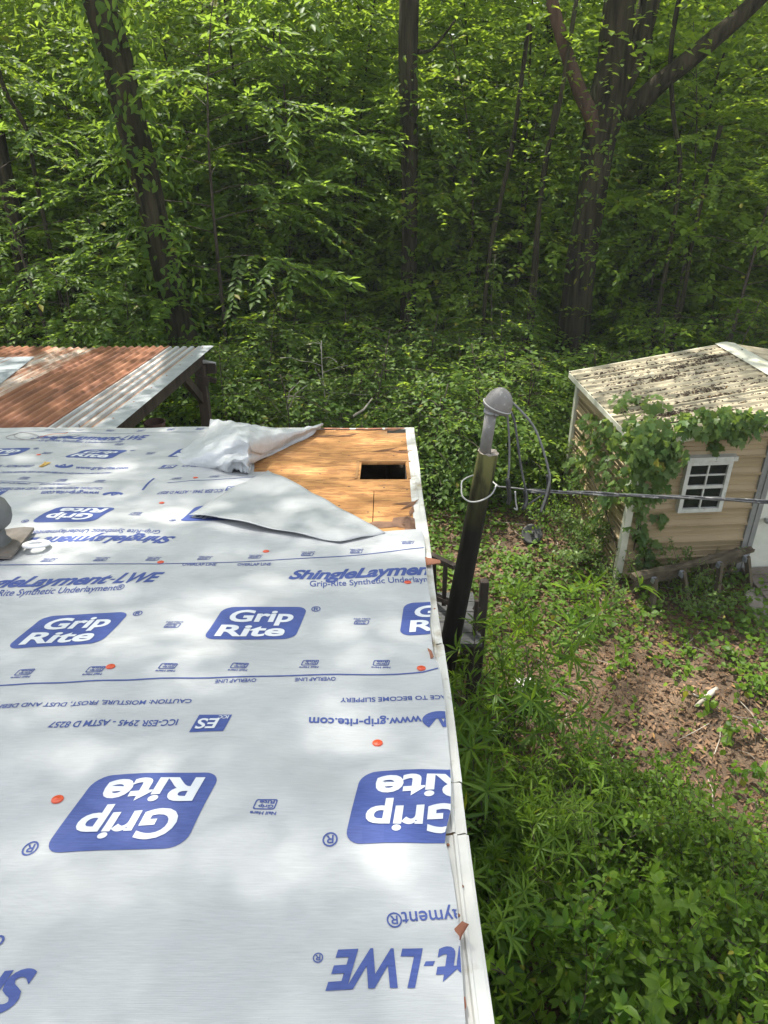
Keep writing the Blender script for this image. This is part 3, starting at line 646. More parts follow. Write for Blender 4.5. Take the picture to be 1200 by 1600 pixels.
MB().grid([[fq[3].lerp(fq[0], t)+RN*.006*math.sin(9*t) for t in np.linspace(0, 1, 9)], [fq[2].lerp(fq[1], t)+RN*.004*math.sin(5*t) for t in np.linspace(0, 1, 9)]]).build('flashing', M('dark_flashing', (.085, .07, .055), (.17, .15, .13), 7, .85, c3=(.22, .13, .07), s3=6), vent, solid=.012)
S = 1.0; MB().lathe(vp, [(.105, .0), (.09, .03), (.072, .06), (.072, .16), (.0, .16)], 28).build('pipe', GALV, vent, smooth=True)
MB().lathe(vp, [(.083, .13), (.105, .135), (.113, .155), (.115, .18), (.104, .215), (.08, .24), (.04, .254), (.001, .257)], 32).build('cap', GALV, vent, smooth=True)
rg_ = onroof(57, 852, .035); ring = thing('plastic_ring', 'white plastic pipe ring lying on the flashing beside the vent', 'ring', rg_)
rot = Matrix.Rotation(-SIG-.12, 3, 'X'); MB().lathe(rg_, [(.03, .0), (.03, .010), (.036, .014), (.052, .010), (.056, .004), (.054, 0), (.03, 0)], 28, rot).build('ring_body', M('white_plastic', (.68, .68, .68), None, rough=.4), ring, smooth=True)
# ================================================================== CARPORT WITH RUSTY CORRUGATED ROOF
def rustmat(name, stops, edge=.5):
    m, nt, b = newmat(name); v = coords(nt, (1.2, .35, 1)); v2 = coords(nt, (22, .5, 1)); v3 = coords(nt, (1, 1, 1))
    f = mix(nt, .6, noise(nt, v, 2.2, 8, .75), noise(nt, v2, 1.2, 7, .7)); c = ramp(nt, f, stops)
    c = mix(nt, ramp(nt, noise(nt, v3, 26, 5), [(.62, 0), (.72, .8)]), c, (.07, .05, .04)); nt.links.new(c, b.inputs['Base Color'])
    b.inputs['Roughness'].default_value = .72; b.inputs['Metallic'].default_value = .1; bump(nt, b, noise(nt, v3, 60), .25, .003); return m
RU1 = rustmat('rusted_iron', [(.34, (.07, .032, .02)), (.45, (.16, .062, .032)), (.56, (.25, .10, .047)), (.66, (.28, .14, .075)), (.8, (.36, .25, .18))])
RU2 = rustmat('half_rusted_iron', [(.34, (.13, .06, .035)), (.46, (.30, .13, .07)), (.52, (.40, .30, .23)), (.6, (.48, .46, .43))])
RU3 = rustmat('streaked_zinc', [(.34, (.24, .12, .06)), (.44, (.32, .28, .24)), (.52, (.36, .37, .37)), (.75, (.42, .44, .45))])
RVAL = rustmat('rusty_valley', [(.35, (.20, .10, .06)), (.5, (.36, .17, .08)), (.62, (.42, .27, .16)), (.8, (.48, .46, .43))])
ZINC = M('bare_zinc', (.27, .29, .31), (.37, .39, .41), 8, .5, metal=.3, bs=.1)
ZINC2 = M('dull_zinc', (.17, .195, .215), (.24, .265, .28), 8, .65, metal=.1, bs=.2)
POSTW = M('grey_post_wood', (.03, .023, .018), (.075, .058, .045), 8, .95, spec=.15, stretch=(1, 1, .15), bs=.5, bscale=30)
pf = aty(332, 543, 8.4); CX = pf.x; slope = -.104
def cz(y, o=0): return pf.z + slope*(y-8.4) + o
car = thing('carport', 'open carport with rusty corrugated iron roof on dark timber posts', 'carport', (CX-2, 6.7, 0))
x = CX; widths = [.50, .80, .52, .66, .66, .66, .7, .66]; mats = [RU3, RU1, RU2, RU1, RU2, RU1, RU2, RU1]
for k, (w, mt) in enumerate(zip(widths, mats)):
    y0 = 4.99+.01*k; y1 = 8.40 + (.03 if k % 3 == 1 else -.02 if k % 3 == 2 else 0); o = .004*(k % 2)
    pitch = .086; n = int(w/pitch*8); rows = []
    for y in np.linspace(y0, y1, 9):
        r_ = []
        for i in range(n+1):
            xx = x - w*i/n - (.04 if i == n else 0); a = (xx-CX)/pitch*2*math.pi
            hgt = .013*math.cos(a) if k else (.012 if (a % 6.283) < 3.4 else -.010)
            if k == 0 and i < 10: hgt = .006
            r_.append((xx, y, cz(y, hgt+o+.004*math.sin(xx*3+y*1.7))))
        rows.append(r_)
    sh = MB().grid(rows).build('roof_sheet', mt, car, smooth=(k > 0), solid=.0012)
    if k == 0:
        sh.data.materials.append(RVAL)
        for p in sh.data.polygons:
            if all(abs((v_.z+wloc(car).z) - cz(v_.y+wloc(car).y, o+.004*math.sin((v_.x+wloc(car).x)*3+(v_.y+wloc(car).y)*1.7)) + .010) < .004 for v_ in (sh.data.vertices[j].co for j in p.vertices)): p.material_index = 1
    x -= w
MB().grid([[(CX+.015, y, cz(y, .016)), (CX-.02, y, cz(y, .021)), (CX-.13, y, cz(y, .017))] for y in np.linspace(4.99, 8.41, 9)]).build('edge_flashing', RU3 if False else ZINC, car, solid=.002)
for i in range(7):
    y = 5.3+.5*i; MB().lathe((CX-.09, y, cz(y, .019)), [(.001, .008), (.007, .005), (.009, 0)], 8).build('nail_head', RUST, car)
pp = [aty(-60, 566, 7.7), aty(56, 564.5, 7.75), aty(-5, 606, 6.35), aty(-160, 606, 6.3)]
MB().grid([[(p.x, p.y, cz(p.y, .018+.003*math.sin(9*t))) for t in np.linspace(0, 1, 9) for p in [pp[0].lerp(pp[1], t)]], [(p.x, p.y, cz(p.y, .018)) for t in np.linspace(0, 1, 9) for p in [pp[3].lerp(pp[2], t)]]]).build('patch_sheet', ZINC2, car, solid=.002)
MB().bar((CX-.10, 5.05, cz(5.05, -.09)), (CX-.10, 8.3, cz(8.3, -.09)), .045, .15).build('rafter', POSTW, car)
MB().bar((CX-1.5, 5.05, cz(5.05, -.09)), (CX-1.5, 8.3, cz(8.3, -.09)), .045, .15).build('rafter', POSTW, car)
MB().bar((CX-5.2, 8.2, cz(8.2, -.2)), (CX+.06, 8.2, cz(8.2, -.2)), .06, .12).build('beam', POSTW, car); MB().bar((CX-5.2, 5.2, cz(5.2, -.2)), (CX-.05, 5.2, cz(5.2, -.2)), .06, .12).build('beam', POSTW, car)
pq = aty(319, 620, 8.15); px_ = CX-.0
for xx, yy in ((pq.x, 8.13), (CX-.12, 5.13), (CX-2.7, 8.13), (CX-5.1, 8.13)): MB().box((xx, yy, (cz(yy)-.15)/2), (.11, .11, cz(yy)-.15)).build('post', POSTW, car, bevel=.006)
MB().bar((pq.x-.02, 7.5, cz(7.5, -.16)), (pq.x-.02, 8.1, cz(8.1, -.55)), .05, .1).build('brace', POSTW, car)
MB().bar((pq.x-.05, 8.06, cz(8, -.30)), (pq.x+.10, 8.06, cz(8, -.34)), .05, .09).build('brace', POSTW, car)
GW = M('pale_block_wood', (.38, .38, .36), (.3, .29, .27), 10, .8)
MB().bar((pq.x-.02, 8.2, cz(8.2, -.13)), (pq.x+.16, 8.2, cz(8.2, -.17)), .05, .06).build('rafter_end', GW, car); MB().bar((pq.x-.02, 8.2, cz(8.2, -.30)), (pq.x+.15, 8.2, cz(8.2, -.36)), .05, .05).build('rafter_end', POSTW, car)
sp = aty(241, 659, 6.4); st = thing('stove_pipe', 'dark rusty open pipe rising under the carport roof edge', 'pipe', (sp.x, sp.y, 0))
MB().lathe((sp.x, sp.y, 0), [(.095, 0), (.095, sp.z-.02), (.105, sp.z), (.09, sp.z), (.085, sp.z-.4)], 20).build('pipe_body', M('dark_rust', (.05, .03, .022), (.10, .05, .035), 12, .8), st, smooth=True)

# ================================================================== GARDEN SHED
TAN = M('tan_siding', (.325, .245, .14), (.265, .20, .11), 3, .55, stretch=(.5, .5, 2), c3=(.24, .18, .10), s3=3, t3=(.62, .8))
CREAM = M('cream_roof_paint', (.37, .325, .225), (.27, .23, .145), 3.5, .6, c3=(.10, .085, .06), s3=5, t3=(.56, .68), stretch=(.8, 3.5, 1), bs=.15)
TRIMC = M('cream_trim', (.56, .55, .46), (.46, .45, .36), 6, .55, c3=(.3, .32, .18), s3=8)
A = atz(963, 905, 0); ph = R(4.5); U = Vector((math.cos(ph), math.sin(ph), 0)); Vv = Vector((-math.sin(ph), math.cos(ph), 0)); OUT = -Vv
FD = 1.98; SW = 3.7; HE = 1.70; RIDGE = 1.85; HR = HE+.30
shed = thing('garden_shed', 'tan metal garden shed with white window and vine on its corner', 'shed', A)
def onfront(px, py, off=0):
    d = ray(px, py); q = A+OUT*off; t = (q-CAM).dot(OUT)/d.dot(OUT); p = CAM+d*t-A; return p.dot(U), p.z
def onleft(px, py, off=0):
    d = ray(px, py); q = A-U*off; t = (q-CAM).dot(U)/d.dot(U); p = CAM+d*t-A; return p.dot(Vv), p.z
def F(s, z, o=0): return A+U*s+OUT*o+Vector((0, 0, z))
def Lw(t, z, o=0): return A+Vv*t-U*o+Vector((0, 0, z))
def topz(s): return HE+(HR-HE)*(1-abs(s-RIDGE)/RIDGE)
sd0, _ = onfront(1172, 830); sd1 = sd0+.86
wl0, wz0 = onfront(1053.5, 797); wl1, wz1 = onfront(1142, 715); wl1b, _ = onfront(1122, 794); W0 = wl0; W1 = (wl1+wl1b)/2; Z0, Z1 = wz0, wz1
prof = [(0, .000), (.004, .0), (.016, .012), (.020, .034), (.006, .045), (.0, .09), (.005, .094), (.005, .10), (0, .104), (0, .142), (.005, .146), (.005, .152), (0, .156), (0, .198)]
def course(fn, a0, a1, z, clip=None):
    mb = MB(); n = max(1, int((a1-a0)/.12)); rows = []
    for o, dz in prof:
        rr = []; o *= (1.0 if fn is Lw else 1.6)
        for i in range(n+1):
            a = a0+(a1-a0)*i/n; zz_ = z+dz
            if clip: zz_ = min(zz_, clip(a)-.01)
            rr.append(fn(a, zz_, o))
        rows.append(rr)
    return mb.grid(rows)
for k in range(10):
    z = .04+.2*k
    if z < HE-.03:
        course(Lw, .03, FD-.03, z, lambda t: HE).build('siding_panel', TAN, shed)
    if z < HR:
        half = (topz(0)-z); a0 = .03; a1 = sd0-.07 if z < 1.62 else SW-.03
        if z > HE-.02: a0 = max(.03, RIDGE*(z+.02-HE)/(HR-HE)); a1 = 2*RIDGE-a0
        course(F, a0, a1, z, topz).build('siding_panel', TAN, shed)
        if z < 1.62: course(F, sd1+.07, SW-.03, z, topz).build('siding_panel', TAN, shed)
mb = MB(); mb.add([Lw(0, 0), Lw(FD, 0), Lw(FD, HE), Lw(0, HE)], [(0, 1, 2, 3)]); mb.add([F(SW, 0), F(SW, 0)+Vv*FD, F(SW, HE)+Vv*FD, F(SW, HE)], [(0, 1, 2, 3)])
mb.add([Lw(FD, 0), F(SW, 0)+Vv*FD, F(SW, HE)+Vv*FD, F(RIDGE, HR)+Vv*FD, Lw(FD, HE)], [(0, 1, 2, 3, 4)])
mb.add([F(0, 0, -.006), F(SW, 0, -.006), F(SW, HE, -.006), F(RIDGE, HR-.01, -.006), F(0, HE, -.006)], [(0, 1, 2, 3, 4)]); mb.build('wall', TAN, shed)
for s, t in ((0, 0), (0, FD), (SW, 0)):
    c = A+U*s+Vv*t; MB().box(c+Vector((0, 0, HE/2)), (.075, .075, HE), Matrix.Rotation(ph, 3, 'Z')).build('corner_trim', TRIMC, shed, bevel=.004)
for sgn in (0, 1):
    e0, e1 = (-.10, RIDGE) if not sgn else (SW+.10, RIDGE); rows = []
    n = int((FD+.3)/.0115)
    for i in range(n+1):
        t = -.13+(FD+.26)*i/n; q = (t/.137) % 1; hh = .020 if q < .25 else (.010 if .25 <= q < .32 or q > .93 else 0); r_ = []
        for k in range(9):
            s = e0+(e1-e0)*k/8; zz_ = HE+.02+(HR-HE)*(1-abs(s-RIDGE)/RIDGE)+hh; r_.append(A+U*s+Vv*t+Vector((0, 0, zz_)))
        rows.append(r_)
    MB().grid(rows).build('roof_panel', CREAM, shed, solid=.004)
MB().grid([[A+U*(RIDGE+o)+Vv*t+Vector((0, 0, HR+.05-abs(o)*.17)) for o in (-.13, -.02, .02, .13)] for t in np.linspace(-.14, FD+.14, 6)]).build('ridge_cap', TRIMC, shed, solid=.004)
for e0, e1 in ((-.10, RIDGE), (SW+.1, RIDGE)):
    za = HE-.012+(HR-HE)*(1-abs(e0-RIDGE)/RIDGE); MB().bar(F(e0, za, .128), F(e1, HR-.012, .128), .018, .085).build('gable_trim', TRIMC, shed); MB().bar(F(e0, za, -FD-.13), F(e1, HR-.012, -FD-.13), .018, .085).build('gable_trim', TRIMC, shed)
za = HE-.03; MB().bar(Lw(-.13, za, .10), Lw(FD+.13, za, .10), .016, .06).build('eave_trim', TRIMC, shed)
# window
WF = M('white_window_paint', (.52, .52, .48), (.40, .40, .35), 9, .6, c3=(.22, .21, .16), s3=14, t3=(.6, .72)); 
m, nt, b = newmat('dark_window_glass'); b.inputs['Base Color'].default_value = (.008, .009, .009, 1); b.inputs['Roughness'].default_value = .08; b.inputs['Specular IOR Level'].default_value = .25; GLASS = m
def fbox(s0, s1, z0, z1, o0, o1): return F((s0+s1)/2, (z0+z1)/2, (o0+o1)/2), (s1-s0, o1-o0, z1-z0), Matrix.Rotation(ph, 3, 'Z')
fw = .045; win = MB()
for q in ((W0, W0+fw, Z0, Z1), (W1-fw, W1, Z0, Z1), (W0+fw, W1-fw, Z0, Z0+fw), (W0+fw, W1-fw, Z1-fw, Z1)): win.box(*fbox(*q, -.01, .075))
win = win.build('window', WF, shed, bevel=.003)
MB().box(*fbox(W0-.02, W1+.03, Z1, Z1+.05, 0, .09)).build('head_trim', WF, win)
zm = (Z0+Z1)/2; MB().box(*fbox(W0+fw, W1-fw, zm-.018, zm+.018, .0, .066)).build('meeting_rail', WF, win)
xm = (W0+W1)/2
for a, c, o in ((zm+.018, Z1-fw, .054), (Z0+fw, zm-.018, .048)):
    gm = WF
    MB().box(*fbox(xm-.008, xm+.008, a, c, o-.012, o+.008)).build('muntin', gm, win); zc_ = (a+c)/2
    MB().box(*fbox(W0+fw, xm-.008, zc_-.007, zc_+.007, o-.012, o+.007)).build('muntin', gm, win); MB().box(*fbox(xm+.008, W1-fw, zc_-.007, zc_+.007, o-.012, o+.007)).build('muntin', gm, win)
    for s0, s1 in ((W0+fw, xm-.008), (xm+.008, W1-fw)):
        for z0, z1 in ((a, zc_-.007), (zc_+.007, c)): MB().box(*fbox(s0, s1, z0, z1, o-.016, o-.011)).build('pane', GLASS, win)
# door
DOORM = M('pale_door_paint', (.56, .56, .48), (.47, .47, .39), 5, .6, c3=(.33, .31, .22), s3=6, t3=(.6, .75)); GREYF = M('grey_frame', (.16, .16, .15), (.22, .22, .2), 6, .6)
door = MB().box(*fbox(sd0+.05, sd1-.05, .05, 1.62, .0, .03)).build('door', DOORM, shed, bevel=.004); MB().box(*fbox(sd1-.18, sd1-.05, .9, 1.0, .03, .05)).build('hinge', GREYF, door)
hs, hz = onfront(1197, 812, .05); MB().lathe(F(hs, hz, .03), [(.012, 0), (.012, .03), (.03, .04), (.03, .06), (.001, .068)], 12, OUT.to_track_quat('Z', 'Y').to_matrix()).build('handle', GREYF, door, smooth=True)
fr = MB(); fr.box(*fbox(sd0-.01, sd0+.045, .02, 1.68, -.005, .04)); fr.box(*fbox(sd1-.045, sd1+.01, .02, 1.68, -.005, .04)); fr.box(*fbox(sd0+.045, sd1-.045, 1.625, 1.68, -.005, .04)); fr.build('door_frame', GREYF, shed)
MB().box(*fbox(sd0-.07, sd0-.012, .02, 1.68, -.004, .03)).build('corner_trim', GREYF, shed)
# leaf debris on the shed roof (uncountable)
rg = np.random.default_rng(3); P, D, N = [], [], []
for _ in range(230):
    s0, t0 = rg.uniform(.1, 1.75), rg.uniform(0, FD); q = round(t0/.137)*.137+.045
    for _ in range(int(rg.integers(3, 16))):
        s, t = s0+rg.normal(0, .14), q+abs(rg.normal(0, .02)) - (.02 if rg.random() < .2 else 0)
        if s < -.05 or s > RIDGE-.1: continue
        z = HE+.028+(HR-HE)*(1-abs(s-RIDGE)/RIDGE)+rg.random()*.012; P.append(A+U*s+Vv*t+Vector((0, 0, z))); D.append(rg.normal(0, 1, 3)*(1, 1, .15)); N.append((rg.normal(0, .3), rg.normal(0, .3), 1))
for bs, bt in ((.75, 1.35), (.95, .82), (.45, .35), (1.5, 1.7), (1.1, 1.6)):
    for _ in range(110):
        s, t = bs+rg.normal(0, .16), bt+rg.normal(0, .035); z = HE+.028+(HR-HE)*(1-abs(s-RIDGE)/RIDGE)+rg.random()*.02; P.append(A+U*s+Vv*t+Vector((0, 0, z))); D.append(rg.normal(0, 1, 3)*(1, 1, .15)); N.append((rg.normal(0, .4), rg.normal(0, .4), 1))
DRY = leafmat('dry_leaf', (.05, .028, .016), (.34, .21, .12), (.25, .14, .07), tw=.12, rough=.8, spec=.2)
DARKDRY = leafmat('rotting_leaf', (.025, .017, .012), (.09, .055, .035), (.1, .06, .03), tw=.05, rough=.85, spec=.2)
V_, F_, a_ = leaves(P, D, N, rg.uniform(.02, .06, len(P)), rg.uniform(.015, .03, len(P)), T_KITE, rg)
tag(link('leaf_debris', np_mesh('leaf_debris', V_, F_, [DARKDRY], var=a_)), 'dark rotting leaves caught between the ribs of the cream shed roof', 'leaf litter', kind='stuff')
# vine
rg = np.random.default_rng(11); P, D, N, Ls = [], [], [], []
vine = thing('climbing_vine', 'lobed leaf vine hanging over the corner and eave of the tan shed', 'vine', F(.1, 0, .1))
def add_v(p, n, hang, size):
    P.append(p); a = rg.normal(0, .8, 3); D.append(np.array((0, 0, -hang)) + a*.6 + np.array(n)*.3); N.append(np.array(n)*.8 + np.array((0, 0, .9)) + rg.normal(0, .55, 3)); Ls.append(size*rg.uniform(.4, 1.2))
def blobF(px, py, rx, ry, n, o0=.03, o1=.2, size=.1):
    for _ in range(n):
        a, r_ = rg.random()*6.28, math.sqrt(rg.random()); s, z = onfront(px+rx*r_*math.cos(a), py+ry*r_*math.sin(a), .05); add_v(F(s, z, rg.uniform(o0, o1)), OUT, .7, size)
def blobL(px, py, rx, ry, n, o0=.03, o1=.2, size=.095):
    for _ in range(n):
        a, r_ = rg.random()*6.28, math.sqrt(rg.random()); t, z = onleft(px+rx*r_*math.cos(a), py+ry*r_*math.sin(a), .05); add_v(Lw(t, z, rg.uniform(o0, o1)), -U, .7, size)
blobF(1010, 690, 42, 36, 260, .04, .42); blobF(1000, 740, 32, 34, 150, .04, .3); blobF(1040, 700, 22, 34, 70, .03, .2); blobF(990, 770, 24, 18, 60)
blobF(985, 680, 40, 26, 110, .05, .25)
for x0, y0, x1, y1, n, rr in ((1000, 790, 1005, 860, 34, 9), (1005, 860, 1012, 895, 40, 14), (985, 820, 1015, 850, 26, 12), (1030, 808, 1040, 815, 10, 7), (1060, 690, 1052, 740, 16, 6), (1115, 670, 1120, 705, 22, 6)):
    for _ in range(n): t = rg.random(); blobF(x0+(x1-x0)*t, y0+(y1-y0)*t, rr, rr, 1, .02, .07, .10)
for x0, y0, x1, y1, n, rr in ((1040, 655, 1120, 660, 80, 17), (1110, 655, 1205, 645, 170, 20), (1125, 672, 1165, 672, 50, 9), (1060, 642, 1130, 634, 50, 6)):
    for _ in range(n): t = rg.random()**1.3; blobF(x0+(x1-x0)*t, y0+(y1-y0)*t, rr, rr*.8, 1, .1, .26, .1)
blobL(932, 690, 20, 44, 150, size=.085); blobL(960, 668, 14, 14, 40); blobL(908, 740, 13, 28, 80, size=.085); blobL(965, 750, 16, 44, 90, .05, .2); blobL(945, 800, 14, 26, 40)
for _ in range(60):
    t, s = rg.uniform(-.1, .9), abs(rg.normal(0, .25)); p = A+U*(s-.05)+Vv*t+Vector((0, 0, HE+.08+s*.16)); add_v(p, (0, 0, 1), .1, .12)
V_, F_, a_ = leaves(P, D, N, np.array(Ls), np.array(Ls)*.95, T_PALM, rg); link('vine_foliage', np_mesh('vine_foliage', V_-np.array(wloc(vine)), F_, [LEAF_VINE], var=a_), vine)
mb = MB()
for ptsx in (((1012, 895), (1003, 850), (1001, 800), (1008, 740), (1012, 680), (1040, 662), (1110, 655), (1200, 645)), ((990, 860), (1000, 800), (990, 730), (1000, 670)), ((1115, 660), (1120, 705))):
    mb.tube(catmull([F(*onfront(x_, y_, .04), .04) for x_, y_ in ptsx], 5), .008, 5)
mb.tube(catmull([Lw(*onleft(x_, y_, .04), .04) for x_, y_ in ((965, 860), (940, 780), (915, 720), (950, 660))], 5), .007, 5); mb.build('vine_stem', TWIG, vine)

# sawhorses with a weathered beam, ramp, pot, block, stick
OLDW = M('weathered_timber', (.05, .04, .026), (.12, .10, .068), 7, .95, spec=.15, stretch=(1, 1, 1), bs=.6, bscale=25, c3=(.07, .055, .045), s3=16)
def at(px, py, z): return atz(px, py, z)
ba, bb = atz(989, 902, .36), atz(1176, 858, .42); dirb = (bb-ba).normalized()
beam = MB(); n = 14; rows = []
for i in range(n+1):
    t = i/n; p = ba.lerp(bb, t); j = .006*math.sin(9*t+1)+.004*math.sin(31*t); up = Vector((0, 0, 1)); sd = dirb.cross(up).normalized(); w, h = .036+j, .024+j*.7
    rows.append([p+sd*w-up*h, p+sd*w*1.02+up*h*.9, p+sd*w*.3+up*(h+.012*math.sin(17*t)), p-sd*w+up*h, p-sd*w-up*h, p+sd*w-up*h])
beam.grid(rows); o = len(beam.v); beam.add(rows[0][:5], [(0, 1, 2, 3, 4)]); beam.add(rows[-1][:5], [(4, 3, 2, 1, 0)])
tag(beam.build('timber_beam', OLDW), 'weathered grey timber beam laid across two sawhorses before the shed', 'beam')
METB = M('bracket_metal', (.38, .41, .46), (.3, .32, .36), 10, .4, metal=.6)
def sawhorse(c, label, hgt):
    t = thing('sawhorse', label, 'sawhorse', (c.x, c.y, 0), 'sawhorses under the timber beam'); sd = dirb.cross(Vector((0, 0, 1))).normalized(); e = dirb
    MB().bar(c-sd*.03-e*.2+Vector((0, 0, -.10)), c-sd*.03+e*.2+Vector((0, 0, -.10)), .05, .09).build('crossbar', OLDW, t)
    for s1 in (-1, 1):
        k = c+e*.17*s1-sd*.0
        MB().bar(k+sd*.065+Vector((0, 0, -.085)), k+sd*.07+Vector((0, 0, -.02)), .06, .05, e).build('bracket', METB, t, bevel=.006)
        for s2 in (-1, 1): MB().bar(k+sd*.07*s2+Vector((0, 0, -.02)), Vector((c.x, c.y, 0))+e*.22*s1+sd*.19*s2, .065, .035, e).build('leg', OLDW, t)
sawhorse(ba.lerp(bb, .26), 'left sawhorse half hidden in weeds by the shed corner', .5); sawhorse(ba.lerp(bb, .80), 'right sawhorse standing clear beside the pale shed door', .5)
rampm = M('ramp_wood', (.10, .08, .065), (.17, .14, .11), 6, .9, bs=.4); ramp_ = thing('entry_ramp', 'dark plank ramp leading up to the pale shed door', 'ramp', F(sd0+.45, 0, .6))
for i in range(7): MB().box(*fbox(sd0-.02, sd1+.1, .03+.008*(7-i), .06+.008*(7-i), .06+.14*i, .06+.14*i+.132)).build('plank', rampm, ramp_)
sa = atz(1172, 940, .03); slabm = M('pale_concrete', (.30, .26, .22), (.22, .19, .16), 5, .9, bs=.3)
q = [atz(1163, 925, .06), atz(1200, 905, .06), atz(1260, 1010, .06), atz(1195, 1010, .06)]; slb = MB(); slb.add([*q, *[p-Vector((0, 0, .1)) for p in q]], [(0, 3, 2, 1), (0, 1, 5, 4), (1, 2, 6, 5), (2, 3, 7, 6), (3, 0, 4, 7)])
tag(slb.build('stone_slab', slabm, bevel=.01), 'pale stone slab on the ground below the shed ramp', 'slab')
pc = atz(831, 836, .13); pot = thing('metal_pot', 'round dark metal pot lying on its side in weeds', 'pot', (pc.x, pc.y, 0))
BLK = M('sooty_iron', (.025, .025, .025), (.06, .06, .058), 10, .6); rot = Vector((-.12, -.62, .62)).to_track_quat('Z', 'Y').to_matrix()
MB().lathe(pc, [(.001, .055), (.02, .06), (.085, .052), (.10, .06), (.118, .062), (.125, .05), (.122, 0), (.11, -.08), (.08, -.10), (.001, -.105)], 30, rot).build('pot_body', BLK, pot, smooth=True)
MB().lathe(pc, [(.022, .058), (.022, .075), (.03, .082), (.001, .088)], 12, rot).build('knob', BLK, pot, smooth=True)
k = atz(820, 1077, .09); tag(MB().box(k, (.16, .12, .17), Matrix.Rotation(.2, 3, 'Z')).build('concrete_block', M('white_block', (.58, .56, .52), (.45, .43, .39), 8, .8), bevel=.01), 'small white block half buried beside the leafy bush', 'block')
s0, s1 = atz(1086, 1104, .06), atz(1120, 1076, .05); mb = MB(); mb.tube([s0, s0.lerp(s1, .3)+Vector((.02, 0, .02)), s0.lerp(s1, .7), s1], [.012, .026, .03, .02], 8); mb.tube([s0.lerp(s1, .4), s0.lerp(s1, .2)+Vector((-.05, .06, .05))], [.014, .006], 6)
tag(mb.build('broken_branch', DEADWOOD, smooth=True), 'short pale broken branch lying on brown leaf litter', 'branch')

# ================================================================== SERVICE POST, CABLES, DECK
YP = 4.6
pt, pb_ = aty(763, 706, YP), aty(712, 960, YP); dr = (pb_-pt); pbase = pt + dr*(pt.z/(-dr.z)); 
m, nt, b = newmat('mossy_post'); v = coords(nt, (1, 1, .2)); c = ramp(nt, noise(nt, v, 7, 7), [(.35, (.006, .0055, .005)), (.65, (.018, .016, .013))])
sp_ = node(nt, 'ShaderNodeSeparateXYZ'); nt.links.new(coords(nt), sp_.inputs[0]); mr = node(nt, 'ShaderNodeMapRange'); mr.inputs[1].default_value = pt.z-.6; mr.inputs[2].default_value = pt.z-.05; nt.links.new(sp_.outputs[2], mr.inputs[0])
mm = node(nt, 'ShaderNodeMath', operation='MULTIPLY'); nt.links.new(mr.outputs[0], mm.inputs[0]); nt.links.new(ramp(nt, noise(nt, v, 11, 6), [(.35, 0), (.6, 1)]), mm.inputs[1]); c = mix(nt, mm.outputs[0], c, (.15, .15, .055)); nt.links.new(c, b.inputs['Base Color']); b.inputs['Roughness'].default_value = .8; bump(nt, b, noise(nt, v, 26, 8), .6, .012); b.inputs['Specular IOR Level'].default_value = .12; MOSS = m
post = thing('service_post', 'leaning dark mossy round post carrying the grey conduit', 'post', (pbase.x, pbase.y, 0))
axp = (pt-pbase).normalized(); rj = np.random.default_rng(5).normal(0, .05, 16)
MB().tube([pbase, pbase.lerp(pt, .3), pbase.lerp(pt, .6), pbase.lerp(pt, .9), pt], [.084, .079, .074, .071, .070], 20, cap=False, rfun=lambda a, i: 1+.025*math.sin(5*a+1)+.015*math.sin(11*a)).build('pole', MOSS, post, smooth=True)
tp_ = MB(); rr = [[pt + axp*(.006*math.sin(7*a+k)) - axp*(.02 if k == 0 else 0) + (Vector((1, 0, -axp.x)).normalized()*math.cos(a)+Vector((0, 1, 0))*math.sin(a))*r_ for a in np.linspace(0, 2*math.pi, 21)] for k, r_ in enumerate((.001, .03, .055, .0725))]
tp_.grid(rr).build('cut_top', M('split_end_grain', (.20, .17, .14), (.36, .32, .27), 40, .9, bs=.8), post)
# conduit and weatherhead
ca, cc = aty(756, 716, YP), aty(768, 640, YP); axc = (cc-ca).normalized(); PVC = M('grey_conduit', (.13, .125, .115), (.20, .19, .178), 7, .55, c3=(.3, .3, .28), s3=20)
c0 = ca-axc*1.6+Vector((-.06, -.09, 0)); ca2 = ca+Vector((-.0, -.02, 0))
mast = thing('service_mast', 'grey electric conduit with domed weatherhead rising above the mossy post', 'service mast', ca)
MB().tube([ca-axc*.02, cc], [.040, .040], 20).build('conduit', PVC, mast, smooth=True); MB().tube([cc-axc*.03, cc+axc*.012], [.046, .047], 20).build('collar', PVC, mast, smooth=True)
MB().box(cc+Vector((.03, -.045, -.012)), (.03, .03, .022)).build('clamp_screw', METB, mast, bevel=.004); MB().tube([cc-axc*.018, cc-axc*.002], [.0505, .0505], 20).build('clamp_band', METB, mast)
tilt = Vector((.42, -.05, 1)).normalized(); hx = Vector((1, -.1, -.42)).normalized(); hyv = tilt.cross(hx).normalized(); hc = aty(771, 632, YP)
hd = MB(); rows = []
for i in range(13):
    e = i/12*math.pi/2; rw = []
    for k in range(33):
        a = 2*math.pi*k/32; cx = math.cos(a); lx = (.112 if cx > 0 else .08)*math.cos(e)*cx+.012; ly = .09*math.cos(e)*math.sin(a); rw.append(hc + hx*lx + hyv*ly + tilt*(.128*math.sin(e)))
    rows.append(rw)
skirt = [[p-tilt*.022+ (p-hc)*.0 for p in rows[0]]]; hd.grid(skirt+rows).build('weatherhead', PVC, mast, smooth=True, solid=.005)
MB().tube([p+(p-hc).normalized()*.003 for p in rows[0]], .0042, 6).build('rim', M('pale_rim', (.36, .36, .34), None, rough=.5), mast, smooth=True)
MB().grid([[hc+hx*.012-tilt*.018]*33, [p-tilt*.018 for p in rows[0]]]).build('insulator_plate', M('black_rubber', (.02, .02, .02), None, rough=.6), mast)
